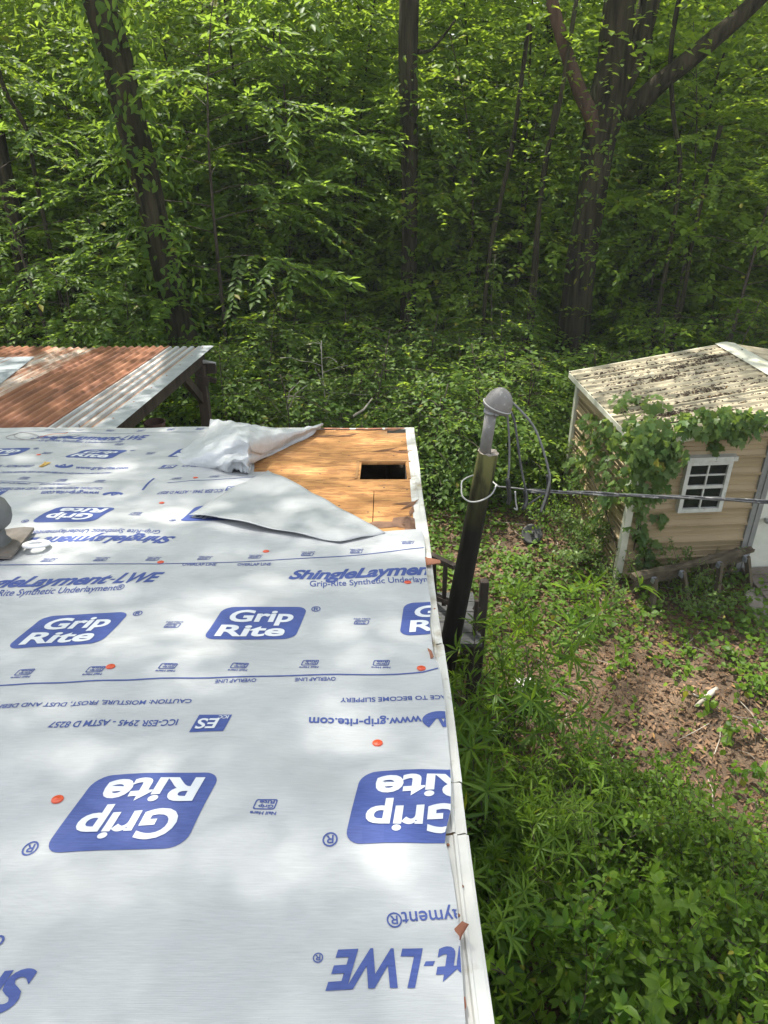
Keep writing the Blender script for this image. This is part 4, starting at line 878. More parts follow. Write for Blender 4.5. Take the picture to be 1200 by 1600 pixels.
CAB = M('old_black_cable', (.03, .03, .032), (.09, .09, .09), 30, .6, c3=(.30, .29, .28), s3=14, t3=(.58, .66)); CABG = M('grey_cable', (.17, .17, .165), (.11, .11, .105), 20, .6)
drop = thing('service_drop', 'twisted overhead service cable running right across the shed front', 'cable', aty(850, 768, YP))
for pts, r_, mt, nm in ((((790, 634), (794, 660), (796, 700), (795, 735), (792, 762)), .0075, CABG, 'lead'), (((793, 634), (803, 655), (808, 685), (812, 715), (817, 745), (823, 775), (820, 795)), .008, CAB, 'lead'), (((796, 625), (812, 640), (833, 665), (846, 695), (856, 730), (859, 748), (853, 775), (845, 800)), .008, CABG, 'lead')):
    MB().tube(catmull([aty(x_, y_, YP-.02*i) for i, (x_, y_) in enumerate(pts)], 6), r_, 8).build(nm, mt, drop, smooth=True)
for pts in (((856, 742), (857, 765), (848, 795)), ((820, 765), (822, 785), (817, 796)), ((793, 748), (796, 775), (794, 788))): MB().tube(catmull([aty(x_, y_, YP-.08) for x_, y_ in pts], 5), [.015]*11, 8).build('splice_tape', M('black_tape', (.015, .015, .017), (.03, .03, .03), 30, .5), drop, smooth=True)
MB().tube(catmull([aty(x_, y_, YP-.06) for x_, y_ in ((805, 768), (806, 785), (808, 796), (803, 794))], 5), .006, 6).build('lead', M('pale_wire', (.4, .4, .38), None), drop, smooth=True)
far = Vector((13.5, 3.0, 5.0)); P0 = aty(778, 762, YP)
mess = [aty(778, 761, YP), aty(850, 768, YP), aty(950, 772, YP+.02), aty(1065, 777, YP), aty(1200, 784, YP-.05), aty(1420, 790, YP-.15)]; mp = catmull(mess, 14)
mp += [mp[-1]+(np.array((12.5, 3.6, 3.6))-mp[-1])*t + np.array((0, 0, .35*t*t)) for t in (.25, .5, .75, 1)]
for k, (mt, r_, amp) in enumerate(((CABG, .0055, .005), (CAB, .0075, .010), (CAB, .0065, .010))):
    pts = []
    for i, p in enumerate(mp):
        if k and i < 10: continue
        a = i*.22+k*2.1; pts.append(p + np.array((0, amp*math.cos(a), amp*math.sin(a))))
    if k:
        st_ = [aty(848, 792, YP-.08), aty(858, 772, YP-.05)] if k == 1 else [aty(820, 792, YP-.08), aty(850, 771, YP-.05)]; pts = [np.array(s_) for s_ in st_]+pts
    MB().tube(pts, r_, 7).build('conductor', mt, drop, smooth=True)
lp = [aty(x_, y_, YP+dy) for x_, y_, dy in ((776, 757, .02), (768, 772, -.06), (752, 782, -.13), (735, 784, -.13), (723, 776, -.10), (721, 762, -.02), (724, 750, .06), (745, 742, .12), (765, 750, .09), (778, 760, .02))]
MB().tube(catmull(lp, 6), .0058, 7).build('tie_loop', M('pale_cable_jacket', (.42, .42, .40), (.33, .33, .31), 20, .5), drop, smooth=True)
# deck with railing at the end of the house
deck = thing('side_deck', 'small grey deck with dark timber railing behind the mossy post', 'deck', (.55, 5.0, 0)); DW = M('deck_boards', (.055, .055, .055), (.10, .10, .098), 6, .9, stretch=(1, 8, 1), spec=.2); DR = M('dark_railing', (.028, .021, .018), (.06, .048, .04), 8, .9, stretch=(1, 1, .2), bs=.3, spec=.2)
for i in range(5): MB().box((.50, 4.74+.145*i, .82), (.58, .137, .035)).build('deck_board', DW, deck)
for x_, y_ in ((.26, 4.76), (.74, 4.76), (.26, 5.3), (.74, 5.3)): MB().box((x_, y_, .40), (.08, .08, .80)).build('joist_post', DR, deck)
pr = aty(757, 910, 4.86); MB().box((pr.x, 4.86, (pr.z)/2+.02), (.07, .07, pr.z)).build('rail_post', DR, deck, bevel=.012)
p2 = aty(743, 962, 4.80); MB().box((p2.x, 4.80, p2.z/2+.3), (.03, .03, p2.z-.3)).build('baluster', DR, deck)
pa_, pb2 = aty(672, 867, 5.3), aty(712, 886, 4.98); MB().bar(pa_, pb2, .05, .035).build('rail', DR, deck); pa3, pb3 = aty(676, 930, 5.25), aty(705, 942, 5.0); MB().bar(pa3, pb3, .05, .04).build('rail', DR, deck)
for t in (.15, .62): a_, b_ = pa_.lerp(pb2, t), pa3.lerp(pb3, t); MB().bar(a_, b_-Vector((0, 0, .05)), .035, .035, (0, 1, 0)).build('baluster', DR, deck)
pc3 = aty(742, 950, 4.82); MB().bar(pc3, Vector((pr.x, 4.86, pc3.z-.05)), .04, .04).build('rail', DR, deck)
# ================================================================== LARGE TREES
def tree_trunk(mb, path, n=20, amp=.05, sub=4, seed=0):
    pts = catmull([(*p[:3], p[3]) for p in path], sub); P = [Vector(p[:3]) for p in pts]; rad = [p[3] for p in pts]
    mb.tube(P, rad, n, rfun=lambda a, i: 1+amp*math.sin(7*a+.25*i+seed)+amp*.7*math.sin(11*a-.5*i)+amp*.5*math.sin(3*a+1.1*i))
def tw(px, py, wpx, Y): p = aty(px, py, Y); dep = (p-CAM).dot(FW); return (p.x, p.y, p.z, wpx/2*dep/FPX)
def crown_part(parent, base, seed, H, z0, Rc, nl, tws, ll, ls, mat, lw=.45, tmpl=T_KITE, wood=BARK, r0=.12, rise=.3, nm='crown', twl=.42):
    wd, lv = gen_tree(seed, H, r0, z0, Rc, nl, tws, ll, lw, ls, tmpl, rise=rise, trunk_from=max(0, z0-1), twl=twl); V, F_, a = lv; off = np.array(base)-np.array(wloc(parent)); V1, F1 = tri_mb(wd)
    c = link(nm, np_mesh(nm, V+off, F_, [mat], var=a), parent); link('limb', np_mesh('limb', V1+off, F1, [wood]), parent); return c
def bigtree(label, path, base_r, crowns, limbs=(), mat=LEAF_OAK, seed=0, name='forest_tree', Y=12):
    b0 = path[0]; base = (b0[0], b0[1], 0); t = thing(name, label, 'tree', base); p = [(b0[0], b0[1], -.1, base_r*1.25), (b0[0], b0[1], .35, base_r*1.05)] + list(path)
    mb = MB(); tree_trunk(mb, p, 22, .05, 4, seed); mb.build('trunk', BARK, t, smooth=True)
    for lm, mt in limbs: mb = MB(); tree_trunk(mb, lm, 12, .04, 4, seed+1); mb.build('limb', mt, t, smooth=True)
    for c in crowns: crown_part(t, *c)
    return t
def up(p, dz, dx=0, dy=0, r=.7): return (p[0]+dx, p[1]+dy, p[2]+dz, p[3]*r)
Y = 11.5; lt = [tw(292, 560, 46, Y), tw(262, 430, 40, Y), tw(225, 270, 44, Y), tw(190, 130, 48, Y), tw(158, 10, 50, Y)]; lt += [up(lt[-1], 5, -1.0, -.1, .85), up(lt[-1], 13, -2.2, -.2, .4)]
TA = bigtree('tall dark tree leaning left behind the rusty carport roof', lt, .24, [((-6.0, 11.2, 12.0), 21, 10, 1.0, 4.6, 40, .30, .16, .06, LEAF_HICK), ((-5.9, 9.3, 13.0), 26, 9, 1.0, 3.7, 36, .30, .16, .06, LEAF_HICK)], seed=1)
Y = 14; ct = [tw(637, 500, 25, Y), tw(640, 350, 24, Y), tw(639, 200, 26, Y), tw(638, 80, 30, Y), tw(640, 0, 30, Y)]; ct += [up(ct[-1], 4, .1, 0, .8), up(ct[-1], 9, .3, 0, .4)]
lb = [(*ct[3][:3], .05), tw(670, 80, 5, 13.8), tw(690, 60, 4, 13.6), tw(712, 30, 3, 13.5)]
TB = bigtree('straight slim tree in the middle of the woods above bare board', ct, .2, [((ct[-2][0]+.4, ct[-2][1]+.2, 9.5), 22, 9, 1.0, 3.6, 26, .36, .19, .075, LEAF_OAK)], [(lb, BARK)], seed=2)
Y = 13; rt = [tw(893, 540, 52, Y), tw(905, 430, 46, Y), tw(922, 320, 44, Y), tw(935, 230, 48, Y), tw(948, 165, 57, Y), tw(962, 90, 52, Y), tw(968, 10, 48, Y)]; rt += [up(rt[-1], 4, .1, 0, .8), up(rt[-1], 9, 0, .2, .4)]
l1 = [(*rt[3][:3], .16), tw(925, 185, 24, Y-.15), tw(905, 140, 22, Y-.25), tw(882, 75, 20, Y-.3), tw(862, 0, 19, Y-.3), tw(848, -80, 16, Y-.3)]
l2 = [(*rt[4][:3], .2), tw(985, 170, 34, Y-.1), tw(1030, 130, 29, Y-.3), tw(1085, 85, 28, Y-.5), tw(1140, 40, 26, Y-.6), tw(1200, -15, 24, Y-.7), tw(1290, -100, 18, Y-.9)]
l3 = [(*rt[4][:3], .17), tw(985, 110, 31, Y+.1), tw(1005, 40, 34, Y+.2), tw(1022, -30, 31, Y+.2), tw(1050, -160, 23, Y+.2)]
TC = bigtree('massive forked tree with shaggy bark standing behind the tan shed', rt, .33, [((rt[-2][0], rt[-2][1]-.5, 9.0), 23, 9, 1.0, 5.0, 30, .36, .19, .085, LEAF_OAK), ((l2[-1][0]+1, l2[-1][1]-1.2, 6.6), 24, 6, .8, 4.2, 20, .38, .17, .09, LEAF_OAK)], [(l1, BARK_RED), (l2, BARK), (l3, BARK)], seed=3)
Y = 13; fl_ = [tw(42, 500, 22, Y), tw(32, 400, 22, Y), tw(12, 290, 20, Y), tw(-6, 190, 19, Y), tw(-25, 80, 17, Y)]; fl_ += [up(fl_[-1], 3, -.3, 0, .8), up(fl_[-1], 7, -.3, 0, .5)]
TD = bigtree('slim curved tree at the far left edge behind the carport', fl_, .14, [((fl_[-2][0], fl_[-2][1]-1, 6.4), 25, 7, 1.0, 4.4, 24, .38, .17, .09, LEAF_YEL)], seed=4)
# a tree standing beside the house: its crown shades the roof
te = [(-7.6, 7.2, .4, .26), (-7.4, 7.2, 3, .22), (-6.9, 7.3, 7, .18), (-6.3, 7.5, 11, .14), (-5.8, 7.6, 17, .05)]
bigtree('broad shade tree beside the left end of the mobile home', te, .28, [((-5.8, 7.6, 11.0), 31, 9, .6, 4.2, 42, .30, .16, .06, LEAF_HICK)], seed=5)
# clinging leaves on the left trunk and ivy at the fork of the big tree
def clinging(parent, path, n, size, mat, seed, spread=.22, lo=0, hi=None):
    rg = np.random.default_rng(seed); pts = [np.array(p) for p in catmull([(*q[:3], q[3]) for q in path], 8)]; hi = hi or len(pts)-1; P, D, N = [], [], []
    for _ in range(n):
        q = pts[rg.integers(int(lo*len(pts)), int(hi*len(pts)) if hi <= 1 else hi)]; a = rg.random()*6.28; r_ = q[3]*(1.02+spread*abs(rg.normal()))+.02; nn = np.array((math.cos(a), math.sin(a), .3)); P.append(q[:3]+nn*r_+rg.normal(0, .05, 3)); D.append(rg.normal(0, .6, 3)+(0, 0, -.7)+nn*.3); N.append(nn+(0, 0, .5))
    V, F_, a = leaves(P, D, N, size*rg.uniform(.6, 1.2, n), size*.5*rg.uniform(.6, 1.1, n), T_OVATE, rg); off = np.array(wloc(parent)); link('ivy', np_mesh('ivy', V-off, F_, [mat], var=a), parent)
clinging(TA, lt[:5], 900, .16, LEAF_HICK, 41, 1.5); clinging(TC, rt[1:5], 450, .11, LEAF_HICK, 42, .35); clinging(TB, ct[:4], 350, .12, LEAF_OAK, 43, .6)

# ================================================================== UNDERSTORY: tree and bush kinds, copied
KIND = {}
def kind(nm, wd_lv, mw, ml, nms=('trunk', 'crown')):
    w, l = wd_lv; a, b_ = plant_meshes(w, l, mw, ml, nm); KIND[nm] = (a, b_, nms)
kind('dogwood', gen_tree(101, 5.2, .035, .5, 2.4, 30, .18, .125, .66, .048, twl=.5, flat=.14, gap=.12), TWIG, LEAF_OAK)
kind('maple', gen_tree(102, 6.4, .04, .6, 2.5, 32, .19, .135, .7, .05, twl=.5, flat=.25, gap=.15), TWIG, LEAF_YEL)
kind('hickory', gen_tree(103, 6.8, .04, .7, 2.7, 30, .20, .16, .45, .048, twl=.5, flat=.22, gap=.1), TWIG, LEAF_HICK)
kind('beech', gen_tree(104, 7.5, .045, .8, 2.6, 36, .18, .115, .62, .048, twl=.46, flat=.16, gap=.12), TWIG, LEAF_OAK)
kind('thicket', gen_tree(105, 2.4, .03, .15, 1.5, 22, .15, .10, .66, .055, top=1.1, flat=.2), TWIG, LEAF_OAK)
kind('thicket_pale', gen_tree(106, 2.2, .025, .1, 1.1, 18, .17, .055, .6, .06, top=1.0), DEADWOOD, LEAF_PALE)
kind('thicket_light', gen_tree(107, 2.0, .03, .12, 1.4, 20, .17, .12, .55, .07, top=1.1), TWIG, LEAF_YEL)
kind('bush_small', gen_shrub(108, 14, 1.0, .9, .075, .6, .05, T_KITE), TWIG, LEAF_LOW, ('stem', 'foliage'))
kind('bush_vine', gen_shrub(109, 12, 1.1, .9, .11, .7, .06, T_OVATE), TWIG, LEAF_VINE, ('stem', 'foliage'))
kind('lance_bush', gen_shrub(110, 10, 1.55, .8, .2, .12, .045, T_LANCE, tipstar=6, rad=.009), TWIG, LEAF_LANCE, ('stem', 'foliage'))
kind('lance_bush_low', gen_shrub(111, 9, 1.2, .75, .18, .13, .045, T_LANCE, tipstar=6, rad=.008), TWIG, LEAF_LANCE, ('stem', 'foliage'))
kind('broad_bush', gen_shrub(112, 11, 1.15, 1.0, .12, .52, .06, T_OVATE, True, tipstar=3, rad=.007), TWIG, LEAF_BROAD, ('stem', 'foliage'))
kind('broad_bush_b', gen_shrub(113, 11, 1.0, 1.1, .115, .52, .06, T_OVATE, True, tipstar=3, rad=.007), TWIG, LEAF_BROAD, ('stem', 'foliage'))
kind('weed_tall', gen_shrub(117, 12, .75, .7, .075, .55, .045, T_OVATE, sub=1, rad=.004), TWIG, LEAF_LOW, ('stem', 'foliage'))
kind('weed', gen_shrub(114, 9, .3, .5, .07, .75, .045, T_OVATE, sub=0, rad=.003), TWIG, LEAF_LOW, ('stem', 'foliage'))
kind('weed_b', gen_shrub(115, 10, .22, .45, .055, .9, .04, T_OVATE, sub=1, rad=.003), TWIG, LEAF_BROAD, ('stem', 'foliage'))
kind('weed_grey', gen_shrub(116, 10, .4, .5, .05, .5, .03, T_KITE, sub=1, rad=.003), TWIG, LEAF_VINE, ('stem', 'foliage'))
def plant(knd, name, label, cat, x, y, s=1.0, rz=None, group=None, z=0.0, lean=0):
    a, b_, nms = KIND[knd]; t = thing(name, label, cat, (x, y, z), group); t.rotation_euler = (lean, lean*.5, rng.random()*6.28 if rz is None else rz); t.scale = (s, s, s*rng.uniform(.92, 1.08)); link(nms[0], a, t); link(nms[1], b_, t); return t
def atpx(px, Y): p = aty(px, 500, Y); d = ray(px, 500); return p.x
UT = 'understory trees at the edge of the woods'
for px, py_, Y, k, s, lab in (
    (330, 0, 12.2, 'hickory', 1.0, 'leafy drooping young tree between tall left trunk and slim middle trunk'),
    (60, 0, 11.4, 'hickory', .78, 'young drooping tree just behind the rusty carport'),
    (170, 0, 15.0, 'maple', 1.0, 'sunlit yellow-green young tree behind the tall left trunk'),
    (-40, 0, 14.0, 'maple', 1.0, 'yellow-green young tree at the far left edge'),
    (470, 0, 15.5, 'beech', 1.0, 'tall fine-leaved young tree left of the slim middle trunk'),
    (540, 0, 15.8, 'dogwood', .95, 'low layered bright young tree left behind the middle trunk'),
    (740, 0, 15.0, 'dogwood', 1.1, 'layered dogwood-like tree between middle trunk and massive forked tree'),
    (775, 0, 12.2, 'dogwood', .5, 'small layered tree standing behind the grey weatherhead'),
    (800, 0, 15.4, 'beech', .8, 'slender dark young tree left of the massive forked trunk'),
    (1000, 0, 15.2, 'dogwood', 1.0, 'spreading small tree just behind the massive forked trunk'),
    (1060, 0, 13.5, 'maple', .85, 'sunlit yellow-green young tree right of the massive forked trunk'),
    (1150, 0, 12.2, 'beech', .78, 'fine-leaved young tree rising behind the shed roof ridge'),
    (1240, 0, 14.0, 'maple', 1.0, 'yellow-green young tree at the far right edge'),
    (1010, 0, 16.5, 'hickory', 1.05, 'tall drooping tree deep behind the shed and forked trunk'),
    (400, 0, 18.0, 'maple', 1.25, 'pale sunlit tree standing deep between left and middle trunks'),
    (250, 0, 18.5, 'beech', 1.2, 'fine-leaved tree standing deep behind the tall left trunk')):
    plant(k, 'young_tree', lab, 'tree', atpx(px, Y), Y, s, group=UT)
BT = 'thicket bushes along the edge of the woods'
for px, Y, k, s, lab in (
    (330, 9.6, 'thicket', .8, 'dark bush just right of the carport post'),
    (250, 10.2, 'thicket_light', .9, 'light green bush under the carport roof edge'),
    (410, 10.8, 'thicket', .8, 'dense bush behind the crumpled white underlayment'),
    (500, 9.8, 'thicket_pale', .85, 'airy pale small-leaved shrub behind the bare board eave'),
    (455, 12.2, 'thicket_light', 1.15, 'bright leafy bush left below the middle trunk'),
    (585, 9.6, 'thicket', .75, 'dark low bush behind the middle of the bare board eave'),
    (570, 11.8, 'thicket', .5, 'dark bush at the foot of the slim middle trunk'),
    (690, 10.4, 'thicket', .6, 'dark bush behind the far roof corner'),
    (760, 9.2, 'thicket', .62, 'dark low bush directly behind the grey conduit'),
    (790, 11.2, 'thicket', .75, 'dense dark bush between weatherhead and shed'),
    (835, 9.9, 'thicket', .7, 'dark bush against the far left corner of the shed'),
    (930, 11.4, 'thicket', .45, 'dark bush in front of the massive trunk foot'),
    (1050, 10.6, 'thicket_light', .85, 'broad-leaved light bush behind the middle of the shed roof'),
    (1160, 11.0, 'thicket', .9, 'dark bush behind the shed roof ridge'),
    (100, 10.6, 'thicket', 1.0, 'dark bush seen over the rusty roof at the left'),
    (10, 11.4, 'thicket_light', 1.0, 'leafy bush over the far left end of the rusty roof'),
    (190, 11.0, 'thicket', 1.0, 'dark bush between carport roof and tall left trunk')):
    plant(k, 'woodland_bush', lab, 'bush', atpx(px, Y), Y, s, group=BT)
mb = MB()
for pts in (((448, 640, 9.4), (452, 612, 9.4), (468, 596, 9.5)), ((450, 640, 9.4), (462, 615, 9.3), (480, 602, 9.3))): mb.tube([aty(*p) for p in pts], [.012, .009, .005], 5)
tag(mb.build('dead_sapling', DEADWOOD), 'pale bare dead stems sticking up behind the loose white sheet', 'dead plant')
tag(MB().tube([aty(552, 650, 9), aty(568, 640, 9), aty(582, 622, 9.1)], [.016, .014, .007], 6).build('dead_branch', DEADWOOD), 'pale bare slanting branch behind the bare board eave', 'branch')
# slender stems seen in the depth of the woods
for pts, lab in ((((762, 420), (785, 300), (802, 220)), 'thin leaning dark stem between middle trunk and weatherhead'), (((835, 470), (842, 340), (852, 250), (868, 190), (880, 130)), 'thin kinked dark stem just left of the massive trunk'), (((1055, 520), (1070, 450), (1085, 360)), 'thin dark stem right of the massive trunk'), (((820, 560), (835, 400), (842, 330)), 'short straight stem in front of the massive trunk'), (((60, 300), (40, 200), (0, 120)), 'thin arching stem at the upper left edge'), (((1060, 300), (1052, 180), (1050, 60)), 'thin grey stem high right of the massive trunk')):
    Y = 12.6; P = [aty(x_, y_, Y) for x_, y_ in pts]; b0 = Vector((P[0].x, Y, 0)); t = thing('thin_tree', lab, 'tree', b0, 'thin stems in the woods'); MB().tube(catmull([b0]+P+[P[-1]+Vector((.1, 0, 1.5))], 4), .034, 7).build('trunk', BARK, t)
    rg = np.random.default_rng(int(P[0].x*100) % 999); n = 260; q = np.array(P[-1])[None]+rg.normal(0, 1, (n, 3))*(.7, .7, .45)+(0, 0, .5); V, F_, a = leaves(q, rg.normal(0, 1, (n, 3))*(1, 1, .3), rg.normal(0, .35, (n, 3))+(0, 0, 1), .13*rg.uniform(.6, 1.2, n), .065, T_KITE, rg); link('crown', np_mesh('crown', V-np.array(b0), F_, [LEAF_OAK], var=a), t)

# ================================================================== FAR WOODS (one mass) and undergrowth
src = bpy.data.collections.new('woods_sources')
for i, (sd, H, z0, Rc, nl, ll, lw, lm) in enumerate(((201, 9, .6, 3.0, 36, .17, .5, LEAF_OAK), (202, 11, 1.0, 3.2, 40, .19, .5, LEAF_OAK), (203, 10, .8, 3.0, 36, .18, .6, LEAF_YEL), (204, 12, 1.2, 3.4, 40, .21, .36, LEAF_HICK))):
    wd, lv = gen_tree(sd, H, .035, .3, Rc, nl, .24, ll*.95, lw*1.25, .065, flat=.25, gap=.12, twl=.5); o = bpy.data.objects.new('woods_%d' % i, joined_mesh('woods', wd, lv, BARK, lm))
    src.objects.link(o)
for i, sd in enumerate((211, 212)):
    wd, lv = gen_tree(sd, 19, .10, 9.5, 4.2, 44, .34, .22, .55, .08, flat=.3, twl=.5); o = bpy.data.objects.new('woods_%d' % (4+i), joined_mesh('woods', wd, lv, BARK, LEAF_OAK)); src.objects.link(o)
src2 = bpy.data.collections.new('undergrowth_sources')
for i, k in enumerate(('thicket', 'bush_small', 'thicket_light')):
    sd = {'thicket': (301, 1.6, .02, .08, 1.0, 16), 'bush_small': (302, 1.1, .02, .06, .9, 14), 'thicket_light': (303, 1.8, .02, .1, 1.2, 18)}[k]
    wd, lv = gen_tree(sd[0], sd[1], sd[2], sd[3], sd[4], sd[5], .16, .10, .64, .058, top=1.1, flat=.2); src2.objects.link(bpy.data.objects.new('undergrowth_%d' % i, joined_mesh('undergrowth', wd, lv, TWIG, (LEAF_HICK, LEAF_OAK, LEAF_HICK)[i])))  # darker leaf materials here paint the shade of the woods into the colour
def scatter(name, pts, scales, coll, nidx, label, cat, idx=None):
    me = bpy.data.meshes.new(name); me.from_pydata([tuple(p) for p in pts], [], []); n = len(pts)
    a = me.attributes.new('rot', 'FLOAT_VECTOR', 'POINT'); rv = np.zeros((n, 3)); rv[:, 2] = rng.random(n)*6.28; rv[:, :2] = rng.normal(0, .04, (n, 2)); a.data.foreach_set('vector', rv.ravel())
    a = me.attributes.new('sc', 'FLOAT', 'POINT'); a.data.foreach_set('value', np.asarray(scales, float)); a = me.attributes.new('idx', 'INT', 'POINT'); a.data.foreach_set('value', (rng.integers(0, nidx, n) if idx is None else np.asarray(idx)).astype(np.int32))
    ng = bpy.data.node_groups.new(name, 'GeometryNodeTree'); ng.interface.new_socket('Geometry', in_out='INPUT', socket_type='NodeSocketGeometry'); ng.interface.new_socket('Geometry', in_out='OUTPUT', socket_type='NodeSocketGeometry')
    N_ = ng.nodes; gi = N_.new('NodeGroupInput'); go = N_.new('NodeGroupOutput'); ci = N_.new('GeometryNodeCollectionInfo'); ci.inputs['Collection'].default_value = coll; ci.inputs['Separate Children'].default_value = True; ci.inputs['Reset Children'].default_value = True
    ip = N_.new('GeometryNodeInstanceOnPoints'); ip.inputs['Pick Instance'].default_value = True
    for nm, dt, sk in (('rot', 'FLOAT_VECTOR', 'Rotation'), ('sc', 'FLOAT', 'Scale'), ('idx', 'INT', 'Instance Index')):
        na = N_.new('GeometryNodeInputNamedAttribute'); na.data_type = dt; na.inputs[0].default_value = nm; ng.links.new(na.outputs[0], ip.inputs[sk])
    ng.links.new(gi.outputs[0], ip.inputs['Points']); ng.links.new(ci.outputs[0], ip.inputs['Instance']); ng.links.new(ip.outputs[0], go.inputs[0])
    o = link(name, me); md = o.modifiers.new('scatter', 'NODES'); md.node_group = ng; return tag(o, label, cat, kind='stuff')
pts, scs = [], []
y = 16.5
while y < 58:
    st_ = 1.9+.05*max(0, y-17); x = -(y*.74+4)
    while x < y*.74+4:
        pts.append((x+rng.normal(0, .5), y+rng.normal(0, .6), 0)); scs.append(rng.uniform(.65, 1.15)*(1+.012*max(0, y-17))); x += st_
    y += st_
idx = list(rng.choice([0, 1, 2, 2, 3, 2], len(pts)))
y = 25
while y < 56:
    x = -(y*.74+5)
    while x < y*.74+5: pts.append((x+rng.normal(0, 2.4), y+rng.normal(0, 2.2), 0)); scs.append(rng.uniform(.85, 1.15)); idx.append(int(rng.integers(4, 6))); x += 14
    y += 11
scatter('far_woods', pts, scs, src, 6, 'deep green mass of trees filling the far woods', 'woods', idx)
pts, scs = [], []
for _ in range(1100):
    y = 8.9+rng.random()**1.3*26; x = rng.uniform(-.72, .72)*y
    if x < -1.5 and y < 9.4: continue
    if 2.0 < x < 6.6 and y < 9.6: continue
    pts.append((x, y, 0)); scs.append(rng.uniform(.5, 1.0) if y < 14.5 else rng.uniform(.7, 1.25))
scatter('undergrowth', pts, scs, src2, 3, 'dark leafy undergrowth carpeting the floor of the woods', 'undergrowth')

# ================================================================== CLEARING: bushes, weeds, ground cover, litter
def gpx(px, py, z=0): p = atz(px, py, z); return p.x, p.y
LB = 'willow-leaved bushes along the house end'
for px, py, z, k, s, lab in ((738, 1075, 1.1, 'lance_bush', 1.0, 'tall willow-leaved bush right below the deck railing'), (775, 1195, .8, 'lance_bush', .65, 'spreading willow-leaved bush beside the small white block'), (755, 1290, .9, 'lance_bush', .75, 'willow-leaved bush in deep shade by the trim joint'), (830, 1290, .6, 'lance_bush_low', .6, 'low willow-leaved bush out in front of its row'), (745, 1420, .8, 'lance_bush_low', .55, 'willow-leaved bush nearest the bottom of the roof edge'), (725, 1020, .9, 'lance_bush_low', .8, 'willow-leaved bush growing around the mossy post')):
    x, y = gpx(px, py, z); plant(k, 'willow_bush', lab, 'bush', max(x, .55), y, s, group=LB)
BB = 'broad-leaved bushes at the bottom of the clearing'
for px, py, z, k, s, lab in ((860, 1470, .9, 'broad_bush', 0.90, 'broad-leaved bush next to the nearest willow-leaved one'), (940, 1560, .9, 'broad_bush', 0.95, 'large-leaved bush at the bottom edge of the picture'), (1080, 1550, .6, 'broad_bush_b', 0.73, 'broad-leaved bush in the bottom right with bare soil beside it'), (1180, 1500, .6, 'broad_bush_b', 0.71, 'broad-leaved bush at the bottom right corner'), (1040, 1430, .6, 'broad_bush_b', 0.73, 'broad-leaved bush in the middle of the lower thicket'), (1160, 1360, .4, 'broad_bush', 0.49, 'bushy broad-leaved plant at the right edge'), (985, 1330, .4, 'broad_bush_b', 0.51, 'low broad-leaved bush between willow leaves and open litter'), (1000, 1230, .35, 'broad_bush', 0.42, 'low bush at the edge of the brown litter'), (1120, 1260, .35, 'broad_bush_b', 0.44, 'low bush below the fallen broken branch'), (905, 1215, .4, 'broad_bush', 0.44, 'dark low bush right of the white block'), (820, 1590, .9, 'broad_bush', 0.86, 'broad-leaved bush beside the bottom end of the trim')):
    x, y = gpx(px, py, z); plant(k, 'broad_bush', lab, 'bush', max(x, .5), y, s, group=BB)
SB = 'bushes around the shed foot'
for px, py, k, s, lab in ((905, 850, 'bush_small', .75, 'small-leaved bush against the left shed wall'), (925, 880, 'bush_vine', .6, 'vine-leaved bush at the near left shed corner'), (880, 785, 'bush_small', .6, 'pale bush beyond the metal pot'), (1015, 930, 'weed_grey', 1.5, 'grey-green weed growing in front of the left sawhorse'), (1075, 935, 'weed_grey', 1.3, 'grey-green weed between the two sawhorses'), (1060, 905, 'bush_vine', .4, 'leafy creeper under the timber beam'), (940, 790, 'bush_vine', .8, 'leafy bush pressed to the middle of the left shed wall'), (790, 770, 'bush_small', .65, 'light bush under the hanging service cables'), (735, 790, 'bush_small', .7, 'light bush just left of the mossy post top'), (700, 740, 'bush_small', .85, 'light bush beside the far roof corner')):
    x, y = gpx(px, py); plant(k, 'yard_bush', lab, 'bush', x, y, s, group=SB)
WG = 'leafy weeds growing through the litter'
for px, py, k, s, lab in ((1035, 1150, 'weed', 1.0, 'weed clump below the broken branch'), (1155, 1120, 'weed_b', 1.5, 'bright round-leaved weed right of the broken branch'), (1110, 1045, 'weed_b', 1.2, 'bright weed clump above the broken branch'), (960, 1020, 'weed_b', 1.5, 'bright weed clump in the middle of the clearing'), (860, 960, 'weed_b', 1.6, 'weed patch right of the dark rail post'), (920, 970, 'weed_b', 1.3, 'weed patch in front of the left shed corner'), (1030, 1000, 'weed', 1.0, 'sunlit yellowish weed below the sawhorse'), (1185, 1060, 'weed_b', 1.4, 'weed clump at the right edge below the slab'), (1190, 1190, 'weed_b', 1.4, 'yellowish weed at the right edge of the litter'), (862, 1100, 'weed', .9, 'weed right beside the white block'), (800, 900, 'weed', 1.1, 'weed patch right behind the leaning post'), (1140, 950, 'weed', 1.2, 'weed clump before the right sawhorse')):
    x, y = gpx(px, py); plant(k, 'leafy_weed', lab, 'weed', x, y, s, group=WG)
TW_ = 'tall mixed weeds in the lower clearing'
for px, py, z, s, lab in ((960, 1280, .3, 1.0, 'tall light weed between willow leaves and the right edge bushes'), (1090, 1330, .3, 1.1, 'tall light weed at the lower right of the brown litter'), (1150, 1290, .3, .9, 'tall light weed close to the right edge'), (900, 1180, .3, .8, 'tall light weed right of the white block'), (920, 1380, .4, 1.1, 'tall light weed in the middle of the lower thicket'), (1130, 1450, .4, 1.1, 'tall light weed above the bottom right corner'), (1010, 1500, .5, 1.1, 'tall light weed among the bottom broad leaves'), (820, 1230, .5, .9, 'tall light weed among the willow-leaved bushes'), (1190, 1400, .3, 1.0, 'tall light weed touching the right picture edge')):
    x, y = gpx(px, py, z); plant('weed_tall', 'tall_weed', lab, 'weed', x, y, s, group=TW_)
rg = np.random.default_rng(77)
